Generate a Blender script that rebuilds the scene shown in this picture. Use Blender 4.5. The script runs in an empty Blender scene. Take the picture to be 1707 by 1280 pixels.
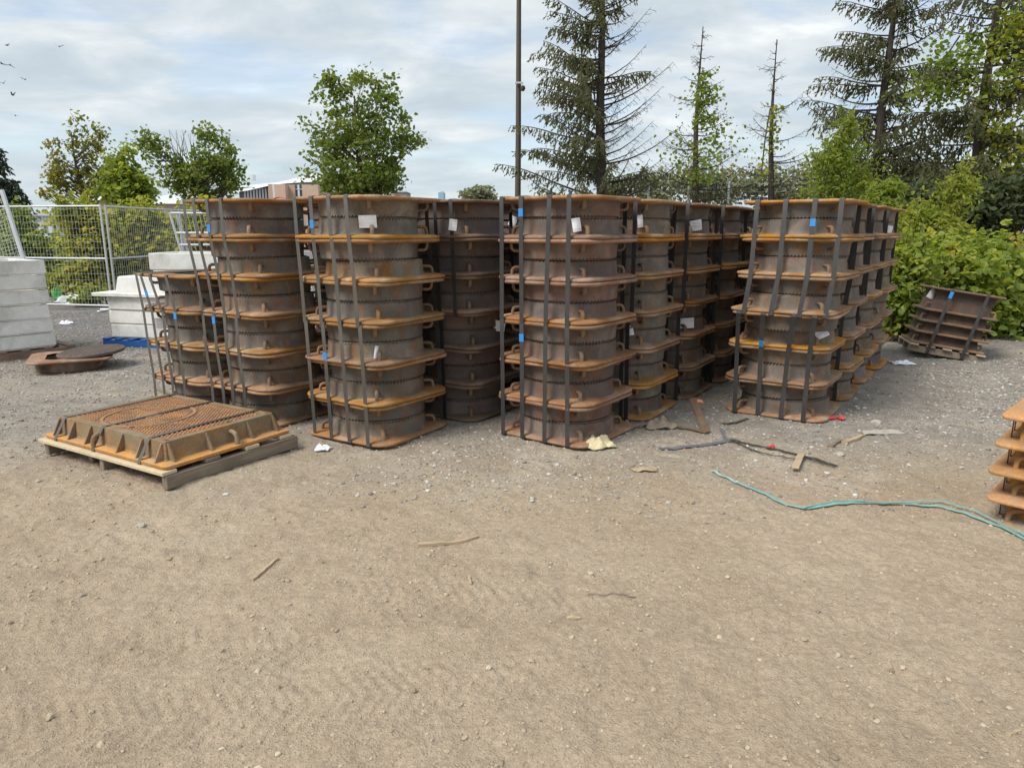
import bpy, bmesh, math, random
import numpy as np
from mathutils import Vector, Matrix, Euler
rnd = random.Random(11)
rs = np.random.RandomState(5)
R = math.radians
S = bpy.context.scene
COL = S.collection

# ------------------------------------------------------------------ camera, light, sky
CAM_H, PITCH, FPX = 1.567, R(12.195), 1184.0
cam = bpy.data.objects.new('camera', bpy.data.cameras.new('camera'))
COL.objects.link(cam)
cam.location = (0, 0, CAM_H)
cam.rotation_euler = (R(90) - PITCH, 0, 0)
cam.data.sensor_width = 36
cam.data.lens = FPX / 1707 * 36
cam.data.clip_end = 3000
cam.data.clip_start = 0.05
S.camera = cam
SUN_EL, SUN_AZ = 52, -125          # azimuth: degrees clockwise from +Y (straight ahead)
sun = bpy.data.objects.new('sun', bpy.data.lights.new('sun', 'SUN'))
COL.objects.link(sun)
sun.data.energy = 2.1
sun.data.angle = R(24)
sun.data.color = (1, .95, .87)
az = R(SUN_AZ)
sdir = Vector((math.sin(az) * math.cos(R(SUN_EL)), math.cos(az) * math.cos(R(SUN_EL)), math.sin(R(SUN_EL))))
sun.rotation_euler = sdir.to_track_quat('Z', 'Y').to_euler()
S.view_settings.view_transform = 'Standard'
S.view_settings.look = 'None'
S.view_settings.gamma = 1
S.view_settings.exposure = 0.78


class NT:
    """small node-tree helper"""
    def __init__(s, tree):
        s.t = tree
        tree.nodes.clear()
    def n(s, kind, ins=None, **props):
        nd = s.t.nodes.new('ShaderNode' + kind)
        for k, v in props.items():
            setattr(nd, k, v)
        for k, v in (ins or {}).items():
            if isinstance(v, bpy.types.NodeSocket):
                s.t.links.new(v, nd.inputs[k])
            else:
                nd.inputs[k].default_value = v
        return nd
    def noise(s, vec, scale, detail=4, rough=.6, dist=0):
        return s.n('TexNoise', {'Vector': vec, 'Scale': scale, 'Detail': detail, 'Roughness': rough, 'Distortion': dist}).outputs['Fac']
    def ramp(s, fac, stops, interp='LINEAR'):
        nd = s.n('ValToRGB', {'Fac': fac})
        cr = nd.color_ramp
        cr.interpolation = interp
        while len(cr.elements) < len(stops):
            cr.elements.new(.5)
        for e, (p, c) in zip(cr.elements, stops):
            e.position = p
            e.color = (c, c, c, 1) if isinstance(c, (int, float)) else (*c, 1)
        return nd.outputs['Color']
    def math(s, op, a, b=0.0, c=0.0):
        nd = s.n('Math', operation=op)
        for i, v in enumerate((a, b, c)):
            if isinstance(v, bpy.types.NodeSocket):
                s.t.links.new(v, nd.inputs[i])
            else:
                nd.inputs[i].default_value = v
        return nd.outputs[0]
    def mix(s, fac, a, b, blend='MIX'):
        nd = s.n('Mix', data_type='RGBA', blend_type=blend)
        for i, v in ((0, fac), (6, a), (7, b)):
            if isinstance(v, bpy.types.NodeSocket):
                s.t.links.new(v, nd.inputs[i])
            elif i == 0:
                nd.inputs[0].default_value = v
            else:
                nd.inputs[i].default_value = (*v, 1) if len(v) == 3 else v
        return nd.outputs[2]
    def mapping(s, vec, scale=(1, 1, 1), rot=(0, 0, 0), loc=None):
        nd = s.n('Mapping', {'Vector': vec, 'Scale': scale, 'Rotation': rot})
        if loc is not None:
            s.t.links.new(loc, nd.inputs['Location'])
        return nd.outputs[0]
    def bump(s, h, strength=.3, dist=.01, normal=None):
        ins = {'Height': h, 'Strength': strength, 'Distance': dist}
        if normal is not None:
            ins['Normal'] = normal
        return s.n('Bump', ins).outputs[0]


world = bpy.data.worlds.new('World')
S.world = world
world.use_nodes = True
w = NT(world.node_tree)
sky = w.n('TexSky', sky_type='NISHITA', sun_disc=False, sun_elevation=R(SUN_EL), sun_rotation=R(SUN_AZ))
bg1 = w.n('Background', {'Color': sky.outputs[0], 'Strength': .11})
dirv = w.n('TexCoord').outputs['Generated']
sep = w.n('SeparateXYZ', {'Vector': dirv})
zz = w.math('ADD', w.math('MAXIMUM', sep.outputs[2], 0.0), .16)
px = w.math('DIVIDE', sep.outputs[0], zz)
py = w.math('DIVIDE', sep.outputs[1], zz)
pl = w.n('CombineXYZ', {'X': px, 'Y': py, 'Z': 0.0}).outputs[0]
pl1 = w.mapping(pl, (1.0, 1.5, 1), (0, 0, R(-12)))
cover = w.ramp(w.noise(pl1, 1.35, 6, .58, .4), [(.36, .52), (.50, .98)])
shade = w.noise(w.mapping(pl, (1.0, 1.25, 1), (0, 0, R(8))), 1.9, 6, .56, .3)
ccol = w.ramp(shade, [(.34, (.47, .54, .60)), (.47, (.56, .62, .66)), (.58, (.68, .72, .74)), (.70, (.88, .90, .895))])
hz = w.ramp(sep.outputs[2], [(.0, 1.0), (.22, 0.0)])
ccol = w.mix(w.math('MULTIPLY', hz, .8), ccol, (.50, .585, .635))
bg2 = w.n('Background', {'Color': ccol, 'Strength': .71})
mx = w.n('MixShader', {'Fac': cover})
w.t.links.new(bg1.outputs[0], mx.inputs[1])
w.t.links.new(bg2.outputs[0], mx.inputs[2])
out = w.n('OutputWorld')
w.t.links.new(mx.outputs[0], out.inputs[0])

# ------------------------------------------------------------------ pixel helpers (real ground points and real distances)
cP, sP = math.cos(PITCH), math.sin(PITCH)
def ray(u, v):
    a, b = (u - 853.5) / FPX, (640 - v) / FPX
    return a, cP + b * sP, -sP + b * cP
def G(u, v, z=0.0):
    d = ray(u, v); t = (z - CAM_H) / d[2]
    return Vector((d[0] * t, d[1] * t, z))
def A(u, v, Y):
    d = ray(u, v); t = Y / d[1]
    return Vector((d[0] * t, Y, CAM_H + d[2] * t))

# ------------------------------------------------------------------ materials
def material(name):
    m = bpy.data.materials.new(name)
    m.use_nodes = True
    return m, NT(m.node_tree)
def finish(nt, bsdf, bump=None):
    if bump is not None:
        nt.t.links.new(bump, bsdf.inputs['Normal'])
    o = nt.n('OutputMaterial')
    nt.t.links.new(bsdf.outputs[0], o.inputs[0])
def objvec(nt, spread=31.0):
    tc = nt.n('TexCoord').outputs['Object']
    oi = nt.n('ObjectInfo').outputs['Random']
    off = nt.n('CombineXYZ', {'X': nt.math('MULTIPLY', oi, spread), 'Y': nt.math('MULTIPLY', oi, spread * 1.7), 'Z': nt.math('MULTIPLY', oi, 9)}).outputs[0]
    return tc, off, oi
def rust(name, iron, brown, orange, dust, lo=.42, hi=.68, dust_amt=.3, streak=.5, rough=.82, dullness=.45):
    m, nt = material(name)
    tc, off, oi = objvec(nt)
    v1 = nt.mapping(tc, (1, 1, streak), loc=off)
    v0 = nt.mapping(tc, (1, 1, 1), loc=off)
    big = nt.noise(v1, 3.2, 5, .62, .3)
    mid = nt.noise(v1, 11, 6, .65)
    fine = nt.noise(v0, 70, 4, .7)
    sh = nt.math('ADD', big, nt.math('MULTIPLY', nt.math('SUBTRACT', oi, .5), .16))
    f1 = nt.ramp(nt.math('ADD', nt.math('MULTIPLY', sh, .65), nt.math('MULTIPLY', mid, .35)), [(lo, 0), (hi, 1)])
    c = nt.mix(f1, iron, brown)
    f2 = nt.ramp(nt.math('ADD', nt.math('MULTIPLY', mid, .7), nt.math('MULTIPLY', fine, .3)), [(.50, 0), (.66, 1)])
    c = nt.mix(nt.math('MULTIPLY', f2, .75), c, orange)
    f3 = nt.ramp(nt.noise(v0, 5.5, 5, .6, .6), [(.45, 0), (.68, 1)])
    c = nt.mix(nt.math('MULTIPLY', f3, dust_amt), c, dust)
    c = nt.mix(.4, c, nt.mix(1.0, c, nt.ramp(fine, [(.3, .5), (.7, 1.45)]), 'MULTIPLY'))
    runs = nt.noise(nt.mapping(tc, (1, 1, .10), loc=off), 15, 4, .6)
    c = nt.mix(nt.math('MULTIPLY', nt.ramp(runs, [(.54, 0), (.70, 1)]), .6 * (streak < .9)), c, orange)
    c = nt.mix(nt.math('MULTIPLY', nt.ramp(nt.noise(nt.mapping(tc, (1, 1, .3), loc=off), 7, 4, .6), [(.55, 0), (.75, 1)]), .55 * (streak < .9)), c, tuple(x * .42 for x in iron))
    dull = nt.math('MULTIPLY', nt.math('FRACT', nt.math('MULTIPLY', oi, 13.7)), dullness)
    c = nt.mix(dull, c, nt.mix(f3, tuple(x * .8 for x in iron), dust))
    oi2 = nt.math('FRACT', nt.math('MULTIPLY', oi, 7.31))
    hsv = nt.n('HueSaturation', {'Color': c, 'Hue': nt.math('ADD', .494, nt.math('MULTIPLY', oi2, .012)), 'Saturation': nt.math('ADD', .85, nt.math('MULTIPLY', oi2, .3)), 'Value': nt.math('ADD', .78, nt.math('MULTIPLY', oi, .45))})
    b = nt.n('BsdfPrincipled', {'Base Color': hsv.outputs[0], 'Roughness': rough, 'Metallic': 0.0})
    b.inputs['Specular IOR Level'].default_value = .3
    hh = nt.math('ADD', nt.math('MULTIPLY', fine, .6), nt.math('MULTIPLY', nt.noise(v0, 190, 3, .6), .4))
    finish(nt, b, nt.bump(hh, .45, .004))
    return m
def plain(name, col, rough=.6, metal=0.0, var=.25, scale=6.0, bump=.15, spec=.5, dirt=None, dirt_amt=.3):
    m, nt = material(name)
    tc, off, oi = objvec(nt)
    v = nt.mapping(tc, loc=off)
    big = nt.noise(v, scale, 6, .65, .3)
    fine = nt.noise(v, scale * 14, 4, .65)
    k = nt.ramp(nt.math('ADD', nt.math('MULTIPLY', big, .7), nt.math('MULTIPLY', fine, .3)), [(.3, 1 - var), (.7, 1 + var * .5)])
    c = nt.mix(1.0, col, k, 'MULTIPLY')
    if dirt:
        f = nt.ramp(nt.noise(v, scale * .6, 6, .7, .8), [(.48, 0), (.72, 1)])
        c = nt.mix(nt.math('MULTIPLY', f, dirt_amt), c, dirt)
    b = nt.n('BsdfPrincipled', {'Base Color': c, 'Roughness': rough, 'Metallic': metal})
    b.inputs['Specular IOR Level'].default_value = spec
    finish(nt, b, nt.bump(fine, bump, .004))
    return m
def wood(name, c1, c2, axis=0):
    m, nt = material(name)
    tc, off, oi = objvec(nt)
    sc = [14, 14, 14]; sc[axis] = 1.2
    v = nt.mapping(tc, tuple(sc), loc=off)
    g = nt.noise(v, 2.2, 6, .65, .4)
    f = nt.noise(nt.mapping(tc, loc=off), 4, 5, .6)
    c = nt.mix(nt.ramp(g, [(.3, 0), (.7, 1)]), c1, c2)
    c = nt.mix(nt.math('MULTIPLY', nt.ramp(f, [(.45, 0), (.7, 1)]), .45), c, tuple(x * .5 for x in c1))
    b = nt.n('BsdfPrincipled', {'Base Color': c, 'Roughness': .85})
    finish(nt, b, nt.bump(g, .35, .006))
    return m
def leafmat(name, cols, trans=.45, rough=.5):
    """cols: stops along the per-leaf 'tint' attribute (leaf colours; the far set includes haze)"""
    m, nt = material(name)
    t = nt.n('Attribute', attribute_name='tint').outputs['Fac']
    c = nt.ramp(t, cols)
    d = nt.n('BsdfPrincipled', {'Base Color': c, 'Roughness': rough})
    d.inputs['Specular IOR Level'].default_value = .35
    tr = nt.n('BsdfTranslucent', {'Color': nt.mix(1.0, c, (1.5, 1.35, .7), 'MULTIPLY')})
    mx = nt.n('MixShader', {'Fac': trans})
    nt.t.links.new(d.outputs[0], mx.inputs[1]); nt.t.links.new(tr.outputs[0], mx.inputs[2])
    finish(nt, mx)
    return m

M = {}
M['ring'] = rust('cast_iron_ring', (.152, .142, .128), (.118, .076, .048), (.26, .115, .042), (.28, .24, .19), .45, .62, .42, .35)
M['flange'] = rust('cast_iron_flange', (.28, .165, .08), (.37, .17, .052), (.50, .20, .034), (.43, .345, .245), .40, .62, .42, 1, .82, .62)
M['lug'] = rust('cast_iron_lug', (.20, .145, .10), (.235, .125, .06), (.33, .15, .05), (.30, .23, .16), .42, .66, .35, 1)
M['ring_red'] = rust('reddish_iron_ring', (.138, .115, .102), (.135, .066, .047), (.24, .092, .042), (.25, .20, .16), .43, .61, .38, .35)
M['flange_red'] = rust('reddish_iron_flange', (.24, .14, .08), (.31, .135, .052), (.44, .16, .04), (.36, .285, .215), .42, .64, .42, 1, .82, .62)
M['ring_dark'] = rust('dark_iron_ring', (.125, .105, .095), (.125, .080, .064), (.175, .088, .055), (.20, .155, .125), .48, .74, .3, .4)
M['flange_dark'] = rust('dark_iron_flange', (.18, .125, .09), (.20, .115, .07), (.27, .13, .06), (.26, .20, .15), .42, .66, .4, 1)
M['orange_iron'] = rust('fresh_rust_iron', (.34, .20, .095), (.46, .225, .065), (.55, .245, .045), (.42, .31, .19), .40, .62, .4, 1, .82, .12)
M['tread'] = rust('tread_tops', (.20, .11, .055), (.34, .165, .055), (.50, .225, .045), (.30, .21, .13), .40, .60, .35, 1, .82, .1)
M['cov_side'] = rust('cover_frame_side', (.20, .155, .105), (.235, .145, .075), (.42, .185, .045), (.29, .235, .17), .42, .64, .5, .9, .82, .12)
M['cover'] = rust('cover_plate_iron', (.11, .065, .04), (.17, .085, .04), (.26, .12, .04), (.24, .17, .11), .42, .64, .3, 1, .82, .1)
M['black_iron'] = rust('brown_black_iron', (.085, .062, .05), (.11, .066, .045), (.17, .08, .04), (.15, .115, .085), .46, .74, .3, .5)
M['strap'] = plain('steel_strap', (.075, .075, .076), .42, .45, .35, 5, .05, .5, (.10, .07, .05), .4)
M['strap_pale'] = plain('worn_steel_strap', (.145, .138, .125), .38, .5, .3, 5, .05, .5, (.13, .095, .06), .5)
M['blue_paint'] = plain('blue_paint', (.03, .26, .66), .5, 0, .15, 20, .05)
m, nt = material('paper_tag')
tc, off, oi = objvec(nt)
ln = nt.ramp(nt.noise(nt.mapping(tc, (22, 1, 150), loc=off), 1.0, 2, .5), [(.50, 0), (.60, 1)])
blk = nt.ramp(nt.noise(nt.mapping(tc, (9, 1, 14), loc=off), 1.0, 2, .5), [(.42, 0), (.55, 1)])
pc = nt.mix(nt.math('MULTIPLY', nt.math('MULTIPLY', ln, blk), .6), (.80, .82, .86), (.38, .42, .52))
pc = nt.mix(nt.math('MULTIPLY', nt.ramp(nt.noise(nt.mapping(tc, loc=off), 14, 4, .6), [(.5, 0), (.75, 1)]), .3), pc, (.55, .52, .46))
b = nt.n('BsdfPrincipled', {'Base Color': pc, 'Roughness': .75})
finish(nt, b)
M['paper'] = m
M['wood_pale'] = wood('pale_board', (.50, .40, .25), (.62, .53, .37), 0)
M['wood_grey'] = wood('weathered_timber', (.17, .135, .10), (.29, .235, .18), 0)
M['wood_red'] = wood('stained_board', (.20, .115, .085), (.32, .24, .19), 0)
M['wood_stick'] = wood('dry_stick', (.36, .27, .17), (.50, .40, .27), 0)
M['concrete'] = plain('pale_concrete', (.80, .79, .75), .85, 0, .24, 3.5, .3, .3, (.36, .345, .30), .65)
M['white_concrete'] = plain('white_concrete', (.66, .66, .645), .85, 0, .15, 4, .15, .3, (.45, .44, .41), .35)
M['galv'] = plain('galvanised_steel', (.62, .635, .65), .42, .55, .12, 8, .04)
M['wire'] = plain('galvanised_wire', (.70, .72, .72), .5, .3, .1, 8, 0)
M['bark'] = plain('tree_bark', (.105, .085, .068), .9, 0, .45, 7, .8, .2)
M['bark_dark'] = plain('conifer_bark', (.082, .068, .058), .9, 0, .45, 7, .8, .2)
M['blue_pallet'] = plain('blue_pallet_paint', (.015, .11, .36), .6, 0, .3, 6, .2, .4, (.03, .06, .14), .5)
M['pole'] = plain('brown_pole_paint', (.085, .062, .05), .5, 0, .2, 3, .05)
M['band'] = plain('blue_grey_band', (.17, .18, .20), .6, .2, .25, 6, .1)
M['rock'] = plain('pale_stone', (.42, .385, .33), .9, 0, .3, 9, .3)
M['rag'] = plain('yellow_rag', (.66, .59, .38), .9, 0, .35, 9, .5, .1, (.30, .24, .13), .4)
M['cloth'] = plain('dusty_cloth', (.29, .24, .185), .95, 0, .3, 12, .4, .1)
M['teal'] = plain('teal_plastic_strap', (.20, .44, .42), .4, 0, .3, 4, .05, .5, (.48, .60, .56), .7)
M['red'] = plain('red_plastic', (.62, .06, .055), .5, 0, .2, 10, .1)
M['salmon'] = plain('orange_plastic', (.85, .30, .16), .5, 0, .15, 10, .1)
M['white'] = plain('white_plastic', (.72, .72, .72), .5, 0, .15, 10, .1)
M['green_bag'] = plain('green_plastic', (.10, .42, .10), .45, 0, .25, 10, .2)
M['bird'] = plain('bird_feathers', (.03, .03, .035), .7, 0, .3, 20, .1)
M['bird_red'] = plain('reddish_feathers', (.16, .035, .03), .7, 0, .3, 20, .1)

# ------------------------------------------------------------------ mesh building
class MB:
    def __init__(s):
        s.v = []; s.f = []
    def add(s, vs, fs):
        b = len(s.v)
        s.v += [tuple(p) for p in vs]
        s.f += [tuple(i + b for i in f) for f in fs]
        return s
    def box(s, c, size, rot=None, ch=0.0):
        hx, hy, hz = (x / 2 for x in size)
        bm = bmesh.new()
        bmesh.ops.create_cube(bm, size=1)
        bmesh.ops.scale(bm, vec=size, verts=bm.verts)
        if ch:
            bmesh.ops.bevel(bm, geom=bm.edges[:], offset=ch, segments=1, affect='EDGES')
        mt = Matrix.Translation(c) @ (rot.to_4x4() if rot is not None else Matrix())
        bm.verts.index_update()
        s.add([mt @ v.co for v in bm.verts], [[v.index for v in f.verts] for f in bm.faces])
        bm.free()
        return s
    def bar(s, p0, p1, w, h, up=(0, 0, 1), ch=0.0):
        p0, p1 = Vector(p0), Vector(p1)
        x = (p1 - p0).normalized(); y = Vector(up).cross(x).normalized(); z = x.cross(y)
        rot = Matrix((x, y, z)).transposed()
        return s.box((p0 + p1) / 2, ((p1 - p0).length, w, h), rot, ch)
    def tube(s, pts, rad, n=8, cap=True, flat=None):
        pts = [Vector(p) for p in pts]
        if not isinstance(rad, (list, tuple)):
            rad = [rad] * len(pts)
        vs, fs = [], []
        t0 = (pts[1] - pts[0]).normalized()
        u = t0.orthogonal().normalized() if flat is None else Vector(flat)
        for i, p in enumerate(pts):
            t = (pts[min(i + 1, len(pts) - 1)] - pts[max(i - 1, 0)]).normalized()
            u = (u - t * u.dot(t)).normalized()
            w_ = t.cross(u)
            for k in range(n):
                a = 2 * math.pi * k / n
                vs.append(p + (u * math.cos(a) + w_ * math.sin(a)) * rad[i])
        for i in range(len(pts) - 1):
            for k in range(n):
                fs.append((i * n + k, i * n + (k + 1) % n, (i + 1) * n + (k + 1) % n, (i + 1) * n + k))
        if cap:
            fs.append(tuple(range(n - 1, -1, -1)))
            fs.append(tuple((len(pts) - 1) * n + k for k in range(n)))
        return s.add(vs, fs)
    def ribbon(s, pts, wdir, width, th, closed=False):
        """flat band: pts centre line, wdir the width direction (one or per point)"""
        pts = [Vector(p) for p in pts]; n = len(pts)
        vs, fs = [], []
        for i, p in enumerate(pts):
            a = pts[(i - 1) % n] if (closed or i) else p
            b = pts[(i + 1) % n] if (closed or i < n - 1) else p
            t = (b - a)
            t = t.normalized() if t.length > 1e-9 else Vector((1, 0, 0))
            wd = Vector(wdir[i] if isinstance(wdir, list) else wdir)
            wd = (wd - t * wd.dot(t)).normalized()
            nn = t.cross(wd)
            for a_, b_ in ((-1, 1), (1, 1), (1, -1), (-1, -1)):
                vs.append(p + wd * (a_ * width / 2) + nn * (b_ * th / 2))
        m = n if closed else n - 1
        for i in range(m):
            j = (i + 1) % n
            for k in range(4):
                fs.append((i * 4 + k, i * 4 + (k + 1) % 4, j * 4 + (k + 1) % 4, j * 4 + k))
        if not closed:
            fs.append((3, 2, 1, 0)); fs.append(tuple((n - 1) * 4 + k for k in range(4)))
        return s.add(vs, fs)
    def loft(s, rings, closed=True, cap0=False, cap1=False):
        n = len(rings[0]); vs = [p for r_ in rings for p in r_]; fs = []
        for i in range(len(rings) - 1):
            for k in range(n):
                fs.append((i * n + k, i * n + (k + 1) % n, (i + 1) * n + (k + 1) % n, (i + 1) * n + k))
        if cap0: fs.append(tuple(range(n - 1, -1, -1)))
        if cap1: fs.append(tuple((len(rings) - 1) * n + k for k in range(n)))
        return s.add(vs, fs)
    def mesh(s, name, mat, smooth=35):
        me = bpy.data.meshes.new(name)
        me.from_pydata(s.v, [], s.f)
        bm = bmesh.new(); bm.from_mesh(me)
        bmesh.ops.recalc_face_normals(bm, faces=bm.faces)
        bm.to_mesh(me); bm.free()
        me.materials.append(mat)
        if smooth:
            me.shade_smooth()
            me.set_sharp_from_angle(angle=R(smooth))
        return me
    def build(s, name, mat, parent=None, smooth=35):
        return link(name, s.mesh(name, mat, smooth), parent)

def link(name, me, parent=None, loc=None, rot=None):
    o = bpy.data.objects.new(name, me)
    COL.objects.link(o)
    if parent: o.parent = parent
    if loc is not None: o.location = loc
    if rot is not None: o.rotation_euler = rot
    return o
def tag(o, label, cat, group=None, kind=None):
    if label: o['label'] = label
    if cat: o['category'] = cat
    if group: o['group'] = group
    if kind: o['kind'] = kind
    return o
def empty(name, loc, rz=0.0, label=None, cat=None, group=None):
    o = link(name, None, None, loc, rz if isinstance(rz, (tuple, Euler)) else (0, 0, rz))
    o.empty_display_size = .1
    return tag(o, label, cat, group)
def np_mesh(name, V, F, mat, tint=None, smooth=False):
    """V (n,3), F (m,k) arrays"""
    me = bpy.data.meshes.new(name)
    k = F.shape[1]
    me.vertices.add(len(V)); me.vertices.foreach_set('co', np.ascontiguousarray(V, np.float32).ravel())
    me.loops.add(F.size); me.loops.foreach_set('vertex_index', np.ascontiguousarray(F, np.int32).ravel())
    me.polygons.add(len(F)); me.polygons.foreach_set('loop_start', np.arange(0, F.size, k, dtype=np.int32))
    me.polygons.foreach_set('use_smooth', np.full(len(F), smooth))
    me.update(calc_edges=True)
    if tint is not None:
        a = me.attributes.new('tint', 'FLOAT', 'FACE')
        a.data.foreach_set('value', np.ascontiguousarray(tint, np.float32))
    me.materials.append(mat)
    me.validate()
    return me

# value noise for the ground
def vnoise(x, y, seed):
    xi = np.floor(x).astype(np.int64); yi = np.floor(y).astype(np.int64)
    fx = x - xi; fy = y - yi
    fx = fx * fx * (3 - 2 * fx); fy = fy * fy * (3 - 2 * fy)
    def h(a, b):
        n = (a * 374761393 + b * 668265263 + seed * 974711) & 0x7fffffff
        n = ((n ^ (n >> 13)) * 1274126177) & 0x7fffffff
        return ((n ^ (n >> 16)) & 0xffff) / 65535.0
    return (h(xi, yi) * (1 - fx) + h(xi + 1, yi) * fx) * (1 - fy) + (h(xi, yi + 1) * (1 - fx) + h(xi + 1, yi + 1) * fx) * fy - .5
def sstep(a, b, x):
    t = np.clip((x - a) / (b - a), 0, 1)
    return t * t * (3 - 2 * t)
TRACKS = [((-1.9, 1.95), (.2, 2.35), .17, .052), ((-2.2, 2.55), (-.6, 2.5), .15, .060), ((.6, 1.75), (2.6, 2.0), .17, .055), ((-.9, 2.9), (2.6, 2.62), .16, .06)]
def ground_h(x, y):
    x = np.asarray(x, float); y = np.asarray(y, float)
    near = 1 - sstep(4.6, 6.0, y)
    far = 1 - sstep(9, 16, y)
    side = 1 - sstep(6, 12, np.abs(x))
    z = .030 * vnoise(x * .8, y * .8, 1) * near + .020 * vnoise(x * 2.3, y * 2.3, 2) * near
    z = z + .014 * vnoise(x * 7, y * 7, 3) * (.35 + .65 * near) + .011 * vnoise(x * 17, y * 17, 4) * (.5 + .5 * near) + .008 * vnoise(x * 36, y * 36, 5) * (1 + vnoise(x * 3, y * 3, 8))
    for (x0, y0), (x1, y1), hw, per in TRACKS:
        L = math.hypot(x1 - x0, y1 - y0); dx, dy = (x1 - x0) / L, (y1 - y0) / L
        a = (x - x0) * dx + (y - y0) * dy
        b = -(x - x0) * dy + (y - y0) * dx + .05 * np.sin(a * 1.3)
        msk = (1 - sstep(hw * .7, hw * 1.1, np.abs(b))) * sstep(0, .25, a) * (1 - sstep(L - .25, L, a))
        msk = msk * sstep(-.12, .3, vnoise(x * 2.1 + 9, y * 2.1, 6))
        z = z + msk * (.0033 * np.clip(np.sin(2 * math.pi * (a + np.abs(b) * .55) / per) * 1.4, -1, 1) - .003)
    return z * far * side
def zg(x, y):
    return float(ground_h(np.array([x]), np.array([y]))[0])
def on(u, v, dz=0.0):
    p = G(u, v); p.z = zg(p.x, p.y) + dz
    return p

# ------------------------------------------------------------------ the ground
def axis(lo, hi, step, far_lo, far_hi):
    a = list(np.arange(lo, hi, step))
    s_ = step; p = a[-1]
    while p < far_hi:
        s_ *= 1.13; p += s_; a.append(p)
    s_ = step; p = a[0]; pre = []
    while p > far_lo:
        s_ *= 1.13; p -= s_; pre.append(p)
    return np.array(pre[::-1] + a)
xs = axis(-3.6, 3.6, .0125, -900, 900)
ys = axis(1.5, 5.4, .0115, -300, 1600)
X, Y = np.meshgrid(xs, ys)
Z = ground_h(X, Y)
nx, ny = len(xs), len(ys)
idx = np.arange(nx * ny).reshape(ny, nx)
F = np.stack([idx[:-1, :-1], idx[:-1, 1:], idx[1:, 1:], idx[1:, :-1]], -1).reshape(-1, 4)

m, nt = material('yard_dirt')
gv = nt.n('TexCoord').outputs['Object']
sp = nt.n('SeparateXYZ', {'Vector': gv})
n_lo = nt.noise(gv, .9, 5, .6, .3)
n_md = nt.noise(gv, 5, 6, .65)
n_hi = nt.noise(gv, 42, 5, .7)
n_vh = nt.noise(gv, 210, 3, .7)
tan_ = nt.mix(nt.ramp(n_lo, [(.35, 0), (.65, 1)]), (.40, .316, .224), (.475, .382, .280))
tan_ = nt.mix(nt.math('MULTIPLY', nt.ramp(n_md, [(.45, 0), (.7, 1)]), .5), tan_, (.35, .275, .193))
# pinkish brick-dust patches
pk = nt.ramp(nt.noise(nt.mapping(gv, (1, 1, 1)), .75, 3, .5, .5), [(.60, 0), (.72, 1)])
tan_ = nt.mix(nt.math('MULTIPLY', pk, .45), tan_, (.46, .29, .205))
grey = nt.mix(nt.ramp(n_md, [(.35, 0), (.65, 1)]), (.245, .215, .185), (.37, .335, .29))
dist = nt.math('ADD', sp.outputs[1], nt.math('MULTIPLY', nt.math('SUBTRACT', n_lo, .5), 2.2))
dist = nt.math('ADD', dist, nt.math('MULTIPLY', nt.math('SUBTRACT', n_md, .5), 1.1))
gf = nt.ramp(nt.math('DIVIDE', dist, 10), [(.40, 0), (.56, 1)])
c = nt.mix(gf, tan_, grey)
ff = nt.ramp(nt.math('DIVIDE', dist, 20), [(.36, 0), (.60, 1)])
c = nt.mix(ff, c, nt.mix(nt.ramp(nt.noise(gv, 14, 5, .7), [(.38, 0), (.62, 1)]), (.105, .10, .10), (.25, .24, .235)))
# pale dust in front of the stacks
pd = nt.ramp(nt.noise(gv, 1.7, 5, .6, .8), [(.52, 0), (.68, 1)])
band = nt.math('MULTIPLY', nt.ramp(nt.math('DIVIDE', sp.outputs[1], 10), [(.37, 0), (.43, 1)]), nt.ramp(nt.math('DIVIDE', sp.outputs[1], 10), [(.52, 1), (.62, 0)]))
c = nt.mix(nt.math('MULTIPLY', nt.math('MULTIPLY', pd, band), .75), c, (.54, .465, .37))
# oil spots and damp patches
big_p = nt.noise(nt.mapping(gv, (.55, 1.1, 1)), .8, 5, .6, .7)
c = nt.mix(nt.math('MULTIPLY', nt.ramp(big_p, [(.52, 0), (.66, 1)]), .55), c, (.50, .42, .31))
c = nt.mix(nt.math('MULTIPLY', nt.ramp(big_p, [(.30, 1), (.42, 0)]), .4), c, (.30, .235, .165))
dk = nt.ramp(nt.noise(gv, 2.6, 4, .6, .4), [(.64, 0), (.74, 1)])
c = nt.mix(nt.math('MULTIPLY', dk, .4), c, (.12, .10, .08))
c = nt.mix(.6, c, nt.mix(1.0, c, nt.ramp(n_hi, [(.3, .62), (.7, 1.32)]), 'MULTIPLY'))
c = nt.mix(.55, c, nt.mix(1.0, c, nt.ramp(n_vh, [(.3, .55), (.7, 1.4)]), 'MULTIPLY'))
vor = nt.n('TexVoronoi', {'Vector': gv, 'Scale': 75.0}, feature='F1')
peb = nt.ramp(vor.outputs['Distance'], [(.0, 1.0), (.42, 0.0)])
b = nt.n('BsdfPrincipled', {'Base Color': c, 'Roughness': .95})
b.inputs['Specular IOR Level'].default_value = .15
bh = nt.math('ADD', nt.math('MULTIPLY', peb, .25), nt.math('ADD', nt.math('MULTIPLY', n_hi, .7), nt.math('MULTIPLY', n_vh, .35)))
finish(nt, b, nt.bump(bh, 1.0, .017))
M['ground'] = m
ground = link('ground', np_mesh('ground', np.stack([X.ravel(), Y.ravel(), Z.ravel()], 1), F, m, smooth=True))
tag(ground, 'tan dirt yard turning to grey crushed gravel near the stacks', 'ground', kind='structure')

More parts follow.
